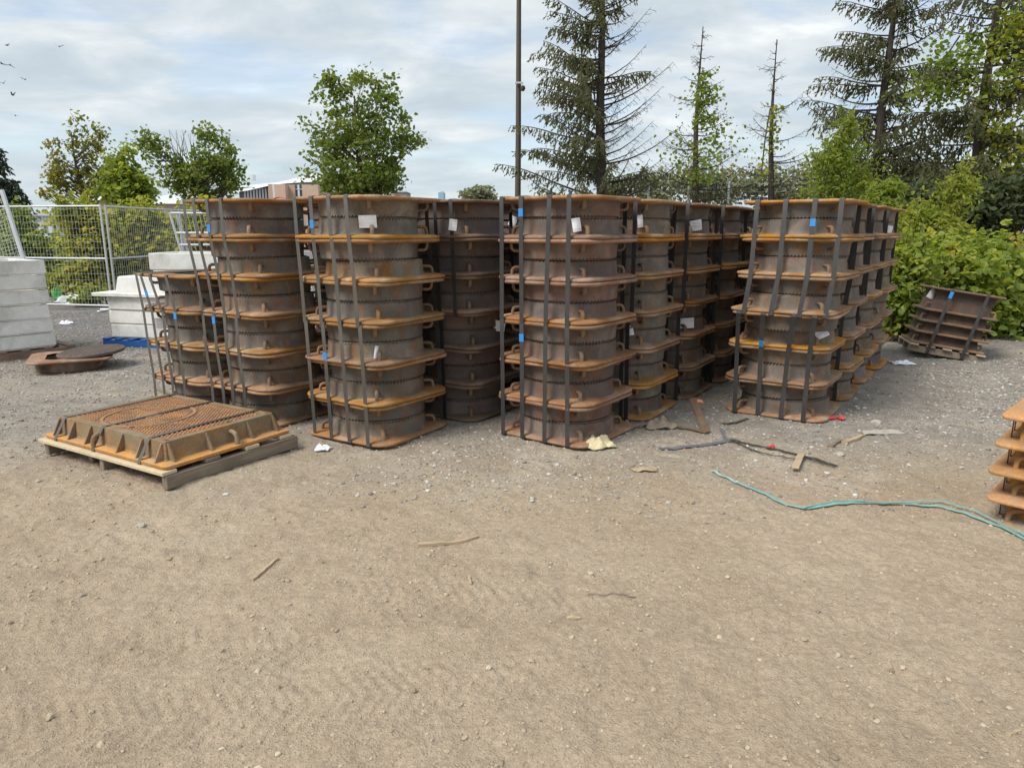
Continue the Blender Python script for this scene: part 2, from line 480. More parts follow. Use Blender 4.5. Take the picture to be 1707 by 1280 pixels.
# loose stones: nobody could count them
m, nt = material('loose_stone')
t = nt.n('Attribute', attribute_name='tint').outputs['Fac']
sc_ = nt.ramp(t, [(0, (.23, .185, .135)), (.2, (.34, .275, .19)), (.5, (.46, .39, .29)), (.66, (.50, .44, .34)), (.69, (.19, .172, .15)), (.82, (.33, .30, .26)), (.93, (.42, .395, .35)), (1, (.55, .53, .49))])
b = nt.n('BsdfPrincipled', {'Base Color': sc_, 'Roughness': .9}); b.inputs['Specular IOR Level'].default_value = .2
finish(nt, b)
M['stone'] = m
def stones(n_near, n_mid):
    yn = 1.55 + rs.rand(n_near) ** 1.1 * 3.6
    xn = (rs.rand(n_near) * 2 - 1) * (yn * .80 + .3)
    keep = vnoise(xn * 1.3, yn * 1.3, 21) + .55 * vnoise(xn * 4, yn * 4, 22) + rs.rand(n_near) * .9 > .28
    xn, yn = xn[keep], yn[keep]
    sn = .0020 + .0036 * rs.rand(len(xn)) ** 2 + .0085 * rs.rand(len(xn)) ** 11
    ym = 3.7 + rs.rand(n_mid) ** 1.1 * 7.3
    xm = (rs.rand(n_mid) * 2 - 1) * (ym * .80)
    edge = 4.75 + 1.5 * vnoise(xm * .55, ym * .55, 41) + .9 * vnoise(xm * 1.9, ym * 1.9, 42)
    keep = (vnoise(xm * 1.1, ym * 1.1, 23) + rs.rand(n_mid) * .9 > .05) & (rs.rand(n_mid) < sstep(-.9, .9, ym - edge))
    xm, ym = xm[keep], ym[keep]
    sm = .0034 + .0050 * rs.rand(len(xm)) ** 2 + .011 * rs.rand(len(xm)) ** 12
    xr = 2.9 + rs.rand(9000) * 3.6; yr = 5.3 + rs.rand(9000) * 3.4
    kr = (vnoise(xr * 1.2, yr * 1.2, 29) + rs.rand(9000) * .6 > .25) & (xr > 2.95 + (yr - 6.2) * .62 + .6)
    xl = -10.5 + rs.rand(12000) * 7.5; yl = 7.5 + rs.rand(12000) * 6.5
    xr, yr, kr = np.r_[xr, xl], np.r_[yr, yl], np.r_[kr, (vnoise(xl * 1.2, yl * 1.2, 33) + rs.rand(12000) > .3)]
    xm = np.r_[xm, xr[kr]]; ym = np.r_[ym, yr[kr]]; sm = np.r_[sm, .005 + .009 * rs.rand(kr.sum()) ** 2]
    tn = np.clip(.36 + .16 * rs.randn(len(xn)), 0, .68)
    tm = np.clip(.83 + .10 * rs.randn(len(xm)), .70, 1.0)
    x = np.r_[xn, xm]; y = np.r_[yn, ym]; s_ = np.r_[sn, sm]; tt = np.r_[tn, tm]
    n = len(x)
    g = (1 + 5 ** .5) / 2
    base = np.array([(-1, g, 0), (1, g, 0), (-1, -g, 0), (1, -g, 0), (0, -1, g), (0, 1, g), (0, -1, -g), (0, 1, -g), (g, 0, -1), (g, 0, 1), (-g, 0, -1), (-g, 0, 1)], float) / 1.9
    fac = np.array([(0, 11, 5), (0, 5, 1), (0, 1, 7), (0, 7, 10), (0, 10, 11), (1, 5, 9), (5, 11, 4), (11, 10, 2), (10, 7, 6), (7, 1, 8), (3, 9, 4), (3, 4, 2), (3, 2, 6), (3, 6, 8), (3, 8, 9), (4, 9, 5), (2, 4, 11), (6, 2, 10), (8, 6, 7), (9, 8, 1)])
    V = base[None] * (.78 + .44 * rs.rand(n, 12, 1)) + .07 * rs.randn(n, 12, 3)
    V *= s_[:, None, None] * np.stack([.8 + .6 * rs.rand(n), .8 + .5 * rs.rand(n), .5 + .35 * rs.rand(n)], 1)[:, None, :]
    a = rs.rand(n) * 6.283
    ca, sa = np.cos(a)[:, None], np.sin(a)[:, None]
    vx = V[..., 0] * ca - V[..., 1] * sa; vy = V[..., 0] * sa + V[..., 1] * ca
    z = ground_h(x, y)
    V = np.stack([vx + x[:, None], vy + y[:, None], V[..., 2] + (z + s_ * .22)[:, None]], -1).reshape(-1, 3)
    Fc = (fac[None] + (np.arange(n) * 12)[:, None, None]).reshape(-1, 3)
    return link('loose_gravel', np_mesh('loose_gravel', V, Fc, M['stone'], np.repeat(tt, 20)))
tag(stones(13000, 52000), 'small loose pebbles and crushed stone scattered over the dirt', 'gravel', kind='stuff')

# ------------------------------------------------------------------ the manhole frames
def rsq(hx, hy, r_, n_c=9):
    p = []
    for k, (sx, sy) in enumerate(((1, 1), (-1, 1), (-1, -1), (1, -1))):
        for i in range(n_c):
            a = k * math.pi / 2 + math.pi / 2 * i / (n_c - 1)
            p.append((sx * (hx - r_) + r_ * math.cos(a), sy * (hy - r_) + r_ * math.sin(a)))
    return p
FS, FR = .846, .14          # flange side and corner radius
def flange_mesh(name, mat, seed, cr=FR):
    q = random.Random(seed)
    o = rsq(FS / 2, FS / 2, cr, 11)
    mb = MB(); rings = []
    def sq(inset, z):
        return [(x * (1 - inset / (FS / 2)), y * (1 - inset / (FS / 2)), z + q.uniform(-.0006, .0006)) for x, y in o]
    def ci(rad, z):
        return [(rad * x / math.hypot(x, y), rad * y / math.hypot(x, y), z) for x, y in o]
    rings = [ci(.30, .0), sq(.012, 0), sq(.003, .003), sq(0, .009), sq(0, .018), sq(.004, .0235), sq(.012, .0255), sq(.020, .026), sq(.026, .029), sq(.04, .031), ci(.392, .035), ci(.372, .040)]
    mb.loft(rings)
    return mb.mesh(name, mat, 50)
def collar_mesh(name, mat, seed):
    q = random.Random(seed)
    mb = MB(); waves = 82; n = waves * 5
    ph = q.uniform(0, 6)
    def ring(rad, z, wav=0.0):
        out = []
        for k in range(n):
            a = 2 * math.pi * k / n
            f = (k % 5) / 5
            sw = (f / .6 if f < .6 else (1 - f) / .4) * 2 - 1
            out.append((rad * math.cos(a), rad * math.sin(a), z + wav * sw * (.75 + .35 * math.sin(a * 3 + ph))))
        return out
    mb.loft([ring(.30, .03), ring(.392, .028), ring(.378, .036), ring(.371, .05), ring(.367, .09), ring(.364, .130), ring(.3635, .1388, .0072), ring(.346, .1388, .0072), ring(.344, .1494), ring(.330, .1494), ring(.330, .10), ring(.30, .03)])  # inner step above the wavy rim added to stop light passing the joint
    return mb.mesh(name, mat, 40)
def lug_mesh(name, mat, seed, az):
    q = random.Random(seed)
    pts = [(.350, 0, .086), (.385, 0, .088), (.415, 0, .087), (.432, 0, .079), (.439, 0, .062), (.441, 0, .026)]
    mb = MB(); w_ = .0155
    rings = []
    for i, p in enumerate(pts):
        a = Vector(pts[max(i - 1, 0)]); b_ = Vector(pts[min(i + 1, len(pts) - 1)])
        t = (b_ - a).normalized(); nrm = Vector((0, 1, 0)).cross(t)
        th = .0125
        ring = []
        for k in range(10):
            an = 2 * math.pi * k / 10
            ring.append(Vector(p) + Vector((0, 1, 0)) * w_ * math.cos(an) + nrm * th * math.sin(an))
        rings.append(ring)
    mb.loft(rings, cap0=True, cap1=True)
    rot = Matrix.Rotation(az, 3, 'Z')
    mb.v = [tuple(rot @ Vector(v)) for v in mb.v]
    return mb.mesh(name, mat, 60)
FL = {'': [flange_mesh('flange', M['flange'], i) for i in range(2)], 'dark': [flange_mesh('flange', M['flange_dark'], 9)], 'red': [flange_mesh('flange', M['flange_red'], 8)]}
CO = {'': [collar_mesh('collar', M['ring'], i) for i in range(3)], 'dark': [collar_mesh('collar', M['ring_dark'], 7)], 'red': [collar_mesh('collar', M['ring_red'], i + 20) for i in range(2)]}
LG = [lug_mesh('lug', M['lug'], i, R(45 + 90 * i)) for i in range(4)]
ORD = ['top', 'second', 'third', 'fourth', 'fifth', 'bottom']
def frame(x, y, z, th, flipped, label, dark='', group='cast iron manhole frames in strapped stacks'):
    e = link('manhole_frame', None, None, (x, y, z), ((math.pi if flipped else 0) + R(rnd.uniform(-.22, .22)), R(rnd.uniform(-.22, .22)), th))
    e.empty_display_size = .1
    tag(e, label, 'manhole frame', group)
    link('flange', rnd.choice(FL[dark]), e)
    link('collar', rnd.choice(CO[dark]), e)
    for k in range(4):
        link('lug', LG[k], e)
    return e

# ------------------------------------------------------------------ the stacks
P6 = .30
STRAP_W = .036
def column(cx, cy, th, n, name, dark='', offs=None, jit=.013, straps=None, split=3, pale=False, rot2=None, z0=.006):
    """n ring pairs; returns the flange edge positions by level. offs: {level: (dx, dy)}"""
    lev = {}
    for j in range(n + 1):
        o = (offs or {}).get(j, (0, 0))
        lev[j] = (cx + o[0], cy + o[1])
    for k in range(n):
        ordn = ORD[n - 1 - k] if n == 6 and k else ('bottom' if k == 0 else ORD[n - 1 - k])
        for up in (0, 1):
            j = k + up
            jx, jy = rnd.uniform(-jit, jit), rnd.uniform(-jit, jit)
            tz = th + R(rnd.uniform(-2.4, 2.4)) + (rot2 if (rot2 and k >= split) else 0)
            word = 'upside-down upper frame' if up else 'upright lower frame'
            frame(lev[j][0] + jx, lev[j][1] + jy, z0 + P6 * (k + up) - (.0006 if up else 0), tz, bool(up),
                  f'{word} of {ordn} ring pair, {name}', dark)
    return lev
NUM = ['leftmost', 'second', 'third', 'rightmost']
def straps(lev, th, lo, hi, us_top, us_bot, name, half, pale=False, blue=None, z0=.006, names=None, bow=.0, grp='steel straps around the stacks', wide=STRAP_W):
    """bands round the ring pairs between flange levels lo..hi; us: positions across the end face (m)"""
    out_ = []
    dv = Vector((math.cos(th), math.sin(th), 0)); nv = Vector((-math.sin(th), math.cos(th), 0))
    e = FS / 2 + .006
    for i, (ut, ub) in enumerate(zip(us_top, us_bot)):
        def P(j, zoff, sgn, u, ex=0.0):
            c = Vector((lev[j][0], lev[j][1], z0 + P6 * j + zoff))
            return c + nv * u + dv * (sgn * (e + ex))
        ev = []
        js = list(range(lo, hi + 1))
        for j in js:
            u = ub + (ut - ub) * (j - lo) / (hi - lo)
            if abs(u) > FS / 2 - .1:
                # inside the rounded corner the edge falls back
                q = abs(u) - (FS / 2 - FR)
                back = FR - math.sqrt(max(FR * FR - q * q, 0))
            else:
                back = 0
            ev.append((j, u, back))
        front = []
        for j, u, back in ev:
            z_ = .024 if j == hi else (-.004 + .003 if j == lo and lo > 0 else (.0 if j == lo else .006))
            if j == lo and lo > 0: z_ = -.0235 - 0.0 + .0
            front.append(P(j, z_ if j not in (hi,) else .0, -1, u, -back + .004))
        # front runs bottom..top; round the top edge, across, down the back, under
        jt, ut_, bt = ev[-1]; jb, ub_, bb = ev[0]
        ztop = .0035; zbot = (-.0245 if lo > 0 else -.002)
        pts = list(front[:-1])
        pts += [P(jt, -.012, -1, ut_, -bt + .005 + bow), P(jt, ztop - .003, -1, ut_, -bt + .002), P(jt, ztop, -1, ut_, -bt - .012)]
        pts += [P(jt, ztop + .001, -1, ut_, -.3), P(jt, ztop + .001, 1, ut_, -.3), P(jt, ztop, 1, ut_, -bt - .012), P(jt, -.01, 1, ut_, -bt + .005)]
        for j, u, back in reversed(ev[1:-1]):
            pts.append(P(j, .0, 1, u, -back + .004))
        pts += [P(jb, zbot + .012, 1, ub_, -bb + .005), P(jb, zbot, 1, ub_, -bb - .012), P(jb, zbot, -1, ub_, -bb - .012), P(jb, zbot + .010, -1, ub_, -bb + .005)]
        pts = pts[1:]
        if bow:
            pass
        mb = MB().ribbon(pts, nv, wide, .0016, closed=True)
        lab = f'{(names or NUM)[i]} steel strap on {half} of {name}'
        o = mb.build('steel_strap', M['strap_pale' if pale else 'strap'], None, 30)
        tag(o, lab, 'strap', grp)
        if blue and blue[0] == i:
            # blue paint mark on the band a little below/above a level
            jz = blue[1]
            jl = int(math.floor(jz)); fr = jz - jl
            a = P(jl, 0, -1, ub + (ut - ub) * (jl - lo) / (hi - lo), .004); b2 = P(jl + 1, 0, -1, ub + (ut - ub) * (jl + 1 - lo) / (hi - lo), .004)
            cpt = a.lerp(b2, fr) - dv * .0035
            d = (b2 - a).normalized()
            MB().ribbon([cpt - d * .029, cpt - d * .026, cpt + d * .026, cpt + d * .029], nv, wide * 1.06, .0035).build('blue_mark', M['blue_paint'], o)
        out_.append(o)
    return out_

W_R0, W_R1, W_R2, W_R3, W_R4 = 'short leftmost stack', 'tall stack behind the covered pallet', 'stack carrying the big white sheet', 'stack beside the yellow rag', 'stack beside the red scrap'
T1, T2, T3, T4 = R(57.2), R(57.2), R(55), R(56)
# short stack of four
l0 = column(-2.70, 6.36, R(57), 4, W_R0, offs={4: (-.03, 0), 3: (0, 0), 1: (.01, 0)}, jit=.008)
straps(l0, R(57), 3, 4, [.36, .25, .12, -.12], [.34, .19, .04, -.16], W_R0, 'top', True, (1, 3.45))
straps(l0, R(57), 0, 3, [.32, .19, .03, -.15], [.27, .13, .0, -.17], W_R0, 'lower part', True, (3, 2.88))
# row behind the covered pallet
l1 = column(-2.06, 6.035, T1, 6, W_R1, offs={6: (-.05, -.005), 5: (-.05, 0), 4: (-.012, 0), 3: (.01, 0), 1: (.01, 0)})
straps(l1, T1, 3, 6, [.37, .20, .03, -.14], [.30, .15, .02, -.15], W_R1, 'upper half', True, (2, 5.25))
straps(l1, T1, 0, 3, [.31, .17, .03, -.12], [.26, .11, -.01, -.16], W_R1, 'lower half', True, (1, 2.82))
l1b = column(-1.50, 6.84, T1, 6, 'first one behind the covered pallet stack')
# row behind the white sheet
l1c = column(-.95, 7.62, T1, 6, 'second one behind the covered pallet stack')
l2 = column(-1.065, 5.525, T2, 6, W_R2, offs={6: (-.01, 0), 5: (-.012, 0), 4: (.0, 0)})
straps(l2, T2, 3, 6, [.345, .16, -.02, -.19], [.31, .13, -.06, -.24], W_R2, 'upper half', True, (1, 5.35))
straps(l2, T2, 0, 3, [.30, .12, -.06, -.26], [.27, .09, -.10, -.29], W_R2, 'lower half', True, (1, 2.15))
l2b = column(-.435, 6.25, T2, 6, 'first one behind the white sheet stack', dark='dark')
straps(l2b, T2, 3, 6, [-.06, -.22], [-.09, -.25], 'first one behind white sheet stack', 'upper half', False, None, names=['left', 'right'])
straps(l2b, T2, 0, 3, [-.10], [-.12], 'first one behind white sheet stack', 'lower half', False, None, names=['single'])
l2c = column(.16, 7.05, T2, 6, 'second one behind the white sheet stack', dark='dark')
l2d = column(.72, 7.85, T2, 6, 'third one behind the white sheet stack', dark='dark')
# middle row behind the yellow rag
l3 = column(.434, 5.515, T3, 6, W_R3, dark='red')
straps(l3, T3, 3, 6, [.325, .15, -.09, -.25], [.325, .14, -.07, -.25], W_R3, 'upper half', False, (1, 5.62))
straps(l3, T3, 0, 3, [.32, .14, -.07, -.25], [.31, .13, -.07, -.27], W_R3, 'lower half', False, (1, 2.6))
back3 = [(.979, 6.258), (1.515, 7.025), (2.05, 7.79), (2.585, 8.555), (3.12, 9.32)]
nm = ['first', 'second', 'third', 'fourth', 'fifth']
l3x = []
for i, (x, y) in enumerate(back3):
    lv = column(x, y, R(57), 6, f'{nm[i]} one behind the yellow rag stack', dark='dark' if i > 2 else '', offs={0: (.012, .01), 1: (.006, 0)})
    l3x.append(lv)
    if i in (0, 1, 2):
        ub = [-.10, -.27] if i == 0 else [-.20, -.33]
        straps(lv, R(57), 3, 6, ub, ub, f'{nm[i]} one behind yellow rag stack', 'upper half', False, None, names=['left', 'right'])
        straps(lv, R(57), 0, 3, [u + .03 for u in ub], [u + .03 for u in ub], f'{nm[i]} one behind yellow rag stack', 'lower half', False, None, names=['left', 'right'])
# right row
l4 = column(2.437, 6.218, R(55.8), 6, W_R4, offs={6: (.035, -.085), 5: (.02, -.10), 4: (.0, -.125), 3: (-.04, -.12)}, rot2=R(-1.3))
straps(l4, R(56), 3, 6, [.29, .07, -.15, -.34], [.28, .06, -.16, -.35], W_R4, 'upper half', False, (2, 5.4), wide=.037)
straps(l4, R(56), 0, 3, [.32, .12, -.12, -.28], [.30, .10, -.09, -.27], W_R4, 'lower half', False, (1, 2.1), wide=.037)
back4 = [(2.99, 6.98), (3.53, 7.75), (4.07, 8.52)]
for i, (x, y) in enumerate(back4):
    lv = column(x, y, R(56), 6, f'{nm[i]} one behind the red scrap stack')
    ub = -.33
    straps(lv, R(56), 3, 6, [ub], [ub], f'{nm[i]} one behind red scrap stack', 'upper half', False, None, names=['single'])
    if i == 0:
        straps(lv, R(56), 0, 3, [ub + .02], [ub + .02], f'{nm[i]} one behind red scrap stack', 'lower half', False, None, names=['single'])

# paper tags hanging on the stacks
def paper(u, v, Y, wpx, hpx, tilt, label, yaw=0.0, wire=.05):
    p = A(u, v, Y)
    k = Y / FPX
    w_, h_ = wpx * k, hpx * k
    e = empty('paper_tag', p, (0, R(tilt), R(yaw)), label, 'paper tag', 'paper tags tied to the stacks')
    nx_, nz_ = 5, 5
    V = []; Fq = []
    for a in range(nx_):
        for b_ in range(nz_):
            fx, fz = a / (nx_ - 1) - .5, b_ / (nz_ - 1) - .5
            V.append((fx * w_, -.008 * (1 - 4 * fx * fx) + .006 * math.sin(fz * 4 + u), fz * h_))
    for a in range(nx_ - 1):
        for b_ in range(nz_ - 1):
            i0 = a * nz_ + b_
            Fq.append((i0, i0 + nz_, i0 + nz_ + 1, i0 + 1))
    mb = MB().add(V, Fq)
    o = mb.build('sheet', M['paper'], e, 0)
    sol = o.modifiers.new('thick', 'SOLIDIFY'); sol.thickness = .001
    if wire:
        MB().tube([(0, 0, h_ / 2 - .005), (.006, -.002, h_ / 2 + wire * .5), (0, .02, h_ / 2 + wire)], .0012, 5).build('tie_wire', M['strap_pale'], e)
    return e
paper(613, 369.5, 5.13, 29, 20, -1, 'large white landscape sheet on the pallet-side stack front', wire=.0)
bpy.context.scene.objects['paper_tag']['label'] = 'large landscape white sheet, biggest of all the paper tags'
paper(755, 375, 5.73, 13, 18, 7, 'small upright white tag on dark stack right of the large sheet')
paper(627, 587, 5.13, 6, 22, 8, 'narrow white tag seen nearly edge-on below the large sheet', 0)
paper(961, 375, 5.12, 14, 22, -9, 'white portrait tag on top ring pair of stack beside yellow rag')
paper(855, 369, 6.70, 12, 16, 22, 'tilted white tag hanging between the two left straps of the rag stack', 0)
paper(831, 543, 6.04, 22, 18, 9, 'white tag left of the rag stack at mid height in the gap')
paper(1067, 369, 5.87, 9, 20, -6, 'slim white tag on top pair of first stack behind the rag stack')
paper(1160, 376, 6.67, 19, 17, -10, 'white tag tied near the strap at top of the middle row')
paper(1050, 551, 5.90, 12, 16, -10, 'small white tag at mid height on first stack behind the rag stack')
paper(1145, 538.5, 6.65, 24, 17, -3, 'white landscape tag half way up in the dark middle gap')
paper(1481, 385, 8.17, 11, 17, 10, 'white tag at the far end of the right row beside the hedge')
paper(1370, 556, 5.86, 22, 14, -25, 'grey curled tag on lower half of the stack beside red scrap')
paper(268, 539, 6.25, 24, 18, -2, 'white tag on the short leftmost stack')
paper(536, 547, 6.08, 17, 12, -8, 'shaded white tag in gap behind the large sheet stack')

# loose scraps lying on the tops of the stacks
def strip(name, pts, width, mat, label, cat='scrap', th=.003, group=None, wd=(0, 0, 1), smooth=30):
    ds = []
    pts = [Vector(p) for p in pts]
    for i in range(len(pts)):
        t = pts[min(i + 1, len(pts) - 1)] - pts[max(i - 1, 0)]
        ds.append(Vector((-t.y, t.x, 0)).normalized() if wd is not None and abs(wd[2]) == 1 else Vector(wd))
    o = MB().ribbon(pts, ds, width, th).build(name, mat, None, smooth)
    return tag(o, label, cat, group)
def top_scrap(x, y, ang, L, label, mat='red', z=1.8065):
    dx, dy = math.cos(R(ang)), math.sin(R(ang))
    pts = [(x + dx * L * t, y + dy * L * t, z + .004 + .012 * math.sin(t * 5 + x)) for t in np.linspace(0, 1, 7)]
    return strip('plastic_scrap', pts, .05, M[mat], label, 'scrap', .004)
top_scrap(-.98, 5.38, 20, .22, 'crumpled red plastic strip on top of the large sheet stack')
top_scrap(-1.95, 5.80, 5, .16, 'dark red strip on top of the stack behind the covered pallet', 'red')
top_scrap(.55, 5.30, 10, .12, 'small red clip on top of the rag stack', 'red')

# ------------------------------------------------------------------ covered pallet in front
fl = [Vector((-3.32, 4.85, 0)), Vector((-2.127, 4.141, 0)), Vector((-1.60, 5.02, 0))]
th_p = math.atan2(fl[2].y - fl[1].y, fl[2].x - fl[1].x)       # local +x runs away to the right, local +y to the left
LX, LY = 1.0, 1.42
cx_, cy_ = (fl[0] + fl[2]) / 2 * 1, None
cpos = (fl[0] + fl[2]) / 2 + Vector((-.022, .013, 0))
pal = empty('wooden_pallet', (cpos.x, cpos.y, zg(cpos.x, cpos.y) * 0 + .0), th_p, 'low wooden pallet of grey and pale boards under the square rusty cover', 'pallet')
mbp = MB()
for y in (-LY / 2 + .0, -LY * .02, LY * .16, LY / 2 - .05):
    lx = LX + .05 if y != LY * .16 else .5
    MB().box((0.01 if y != LY * .16 else -.2, y, .049), (lx, .045 if y > -LY / 2 + .02 else .05, .088), None, .004).build('stringer', M['wood_grey'], pal)
for i, x in enumerate((-LX / 2 - .005, -.19, .12, .42)):
    MB().box((x + .02, .0 + rnd.uniform(-.01, .01), .107), (.11 if i else .10, LY + .02, .024), Matrix.Rotation(R(rnd.uniform(-.5, .5)), 3, 'Z'), .003).build('deck_board', M['wood_pale'] if i in (0, 2, 3) else M['wood_grey'], pal)
def rect_loft(specs):
    return [[(x, y, z) for x, y in rsq(hx, hy, r_, 5)] for hx, hy, r_, z in specs]
cov = empty('square_frame_and_cover', (cpos.x, cpos.y, .121), th_p, 'square orange rusted frame with checkered cover strapped onto a low pallet', 'manhole cover')
HX, HY, TX, TY, HT = LX / 2, LY / 2, .425, .615, .152
base = MB().loft(rect_loft([(HX - .1, HY - .1, .04, 0), (HX - .004, HY - .004, .05, 0), (HX, HY, .05, .004), (HX, HY, .020, .022), (HX - .006, HY - .006, .05, .026), (TX + .02, TY + .02, .03, .03)]))
base.build('base_flange', M['orange_iron'], cov)
skirt = MB().loft(rect_loft([(TX + .022, TY + .022, .012, .024), (TX + .010, TY + .010, .012, .04), (TX + .002, TY + .002, .012, .130), (TX, TY, .012, HT - .003), (TX - .003, TY - .003, .010, HT), (TX - .05, TY - .05, .012, HT), (TX - .051, TY - .051, .012, HT - .008)]))
skirt.build('skirt_wall', M['cov_side'], cov, 22)
def gusset(bx, by, dx, dy, w_=.011):
    gus = MB()
    # triangular rib; (dx,dy) points outward, starts at the wall top
    n_ = Vector((-dy, dx, 0)) * w_ / 2
    d = Vector((dx, dy, 0)); o_ = Vector((bx, by, 0))
    tri = [o_ - d * .02 + Vector((0, 0, HT - .012)), o_ + d * .012 + Vector((0, 0, HT - .012)), o_ + d * .068 + Vector((0, 0, .026)), o_ - d * .02 + Vector((0, 0, .026))]
    gus.add([p + n_ for p in tri] + [p - n_ for p in tri], [(0, 1, 2, 3), (7, 6, 5, 4), (0, 4, 5, 1), (1, 5, 6, 2), (2, 6, 7, 3), (3, 7, 4, 0)])
    gus.build('gusset', M['cov_side'], cov, 0)
for t_ in (-.96, -.63, -.28, .32, .66, .97):
    gusset(-TX, t_ * TY, -1, 0); gusset(TX, t_ * TY, 1, 0)
for t_ in (-.96, -.32, .45, .96):
    gusset(t_ * TX, -TY, 0, -1); gusset(t_ * TX, TY, 0, 1)
for (px_, py_, ax) in ((-TX, .08, 0), (.05, -TY, 1), (TX, -.1, 2), (-.05, TY, 3)):
    d = [Vector((-1, 0, 0)), Vector((0, -1, 0)), Vector((1, 0, 0)), Vector((0, 1, 0))][ax]
    o_ = Vector((px_, py_, 0))
    pts = [o_ - d * .01 + Vector((0, 0, .105)), o_ + d * .03 + Vector((0, 0, .108)), o_ + d * .06 + Vector((0, 0, .095)), o_ + d * .07 + Vector((0, 0, .07)), o_ + d * .07 + Vector((0, 0, .025))]
    MB().tube(pts, .015, 8).build('lug', M['lug'], cov)
# plate with raised tread lugs and a round lid
plate = MB().loft(rect_loft([(TX - .053, TY - .053, .01, HT - .03), (TX - .053, TY - .053, .01, HT - .006), (TX - .056, TY - .056, .01, HT - .004)]), cap1=True)
lc = G(249, 690, .28); lc2 = Matrix.Rotation(-th_p, 3, 'Z') @ (lc - Vector((cpos.x, cpos.y, lc.z)))
lcx, lcy, LRAD = lc2.x, lc2.y, .30
tread = MB()
sx_ = .036
i = 0
yy = -TY + .08
while yy < TY - .07:
    xx = -TX + .075
    j = 0
    while xx < TX - .07:
        dd = math.hypot(xx - lcx, yy - lcy)
        if abs(dd - LRAD) > .03 and dd > .09:
            tread.box((xx, yy, HT - .003), (.026, .017, .008), Matrix.Rotation(R(45 if dd > LRAD else 0), 3, 'Z'), .003)
        xx += sx_; j += 1
    yy += .031; i += 1
n0 = len(plate.f); plate.add(tread.v, tread.f)
po = plate.build('cover_plate', M['cover'], cov, 0)
po.data.materials.append(M['tread'])
po.data.polygons.foreach_set('material_index', [0] * n0 + [1] * (len(plate.f) - n0))
rg = MB()
rg.loft([[((LRAD + a) * math.cos(t), (LRAD + a) * math.sin(t), z) for t in np.linspace(0, 2 * math.pi, 64, endpoint=False)] for a, z in ((-.012, HT - .005), (-.010, HT + .002), (.010, HT + .002), (.012, HT - .005))])
rg.loft([[(a * math.cos(t), a * math.sin(t), z) for t in np.linspace(0, 2 * math.pi, 40, endpoint=False)] for a, z in ((.088, HT - .006), (.086, HT + .001), (.060, HT + .001), (.056, HT - .003))], cap1=True)
rg.v = [(x + lcx, y + lcy, z) for x, y, z in rg.v]
rg.build('lid_ring', M['orange_iron'], cov)
for x, y in ((-TX + .03, -TY + .03), (TX - .03, -TY + .03), (-TX + .03, TY - .03), (TX - .03, TY - .03), (-TX + .10, -.1), (.1, -TY + .07)):
    MB().loft([[(x + a * math.cos(t), y + a * math.sin(t), z) for t in np.linspace(0, 2 * math.pi, 14, endpoint=False)] for a, z in ((.016, HT + .0008), (.012, HT + .0016))], cap0=True, cap1=True).build('bolt_head', M['black_iron'], cov)
for i, yy in enumerate((.535, .065, -.455)):
    pts = [(-HX - .002, yy + .012, -.028), (-HX - .006, yy + .012, .012), (-HX + .004, yy + .012, .029), (-TX - .008, yy, HT - .006), (-TX + .008, yy, HT + .005), (0, yy - .004, HT + .0085), (TX - .008, yy - .008, HT + .005), (TX + .008, yy - .008, HT - .006), (HX - .004, yy - .008, .029), (HX + .006, yy - .008, .012), (HX + .002, yy - .008, -.028), (0, yy, -.030)]
    o = MB().ribbon(pts, (0, 1, 0), .032, .0016, closed=True).build('steel_strap', M['strap_pale'])
    o.location = (cpos.x, cpos.y, .121); o.rotation_euler = (0, 0, th_p)
    tag(o, ['left', 'middle', 'right'][i] + ' steel strap across the rusty square cover on the pallet', 'strap', 'straps over the covered pallet')

# ------------------------------------------------------------------ inverted frame with a round lid, left
p = (G(33, 592, .15) + G(205, 592, .15)) / 2
inv = frame(p.x, p.y - .0, .15, R(28), True, 'single upside-down frame lying on the gravel under a round lid', 'red', None)
e = empty('round_manhole_lid', (-4.93, 8.22, .155), (R(2.5), R(-3), 0), 'round dark checkered lid resting on the upside-down frame', 'manhole lid')
cir = lambda a, z, n=72: [(a * math.cos(t), a * math.sin(t), z) for t in np.linspace(0, 2 * math.pi, n, endpoint=False)]
tr = MB().loft([cir(.30, .0), cir(.335, .0), cir(.35, .008), cir(.355, .03), cir(.352, .038), cir(.345, .042), cir(.0001, .042)])
for a in range(-9, 10):
    for b_ in range(-9, 10):
        x, y = a * .036, b_ * .036
        if math.hypot(x, y) < .325 and (a + b_) % 2 == 0:
            tr.box((x, y, .044), (.034, .034, .008), None, .004)
tr.build('lid_plate', M['ring_dark'], e)

# ------------------------------------------------------------------ concrete sections, left
def hollow(lx, ly, h, wall, taper=0.0):
    o_, i_ = lx / 2, ly / 2
    r1 = [(x, y) for x, y in rsq(o_, i_, .006, 2)]
    def ring(dx, z):
        return [(x - math.copysign(dx, x), y - math.copysign(dx, y), z) for x, y in r1]
    return MB().loft([ring(.016, .0), ring(.014, .012), ring(0.0, .020), ring(-taper, h - .008), ring(.006 - taper, h), ring(wall - .006, h), ring(wall, h - .006), ring(wall, .004), ring(wall - .004, 0), ring(.016, 0)])

def plank_pallet(name, loc, rz, lx, ly, mat_top, mat_low, label, group=None, h=.12):
    e = empty(name, loc, rz, label, 'pallet', group)
    for y in (-ly / 2 + .03, 0, ly / 2 - .03):
        MB().box((0, y, .045), (lx, .05, .085), None, .003).build('stringer', mat_low, e)
    n_ = 6
    for i in range(n_):
        MB().box((-lx / 2 + .05 + (lx - .1) * i / (n_ - 1), 0, .1), (.095, ly, .022), Matrix.Rotation(R(rnd.uniform(-1, 1)), 3, 'Z'), .003).build('deck_board', mat_top, e)
    return e
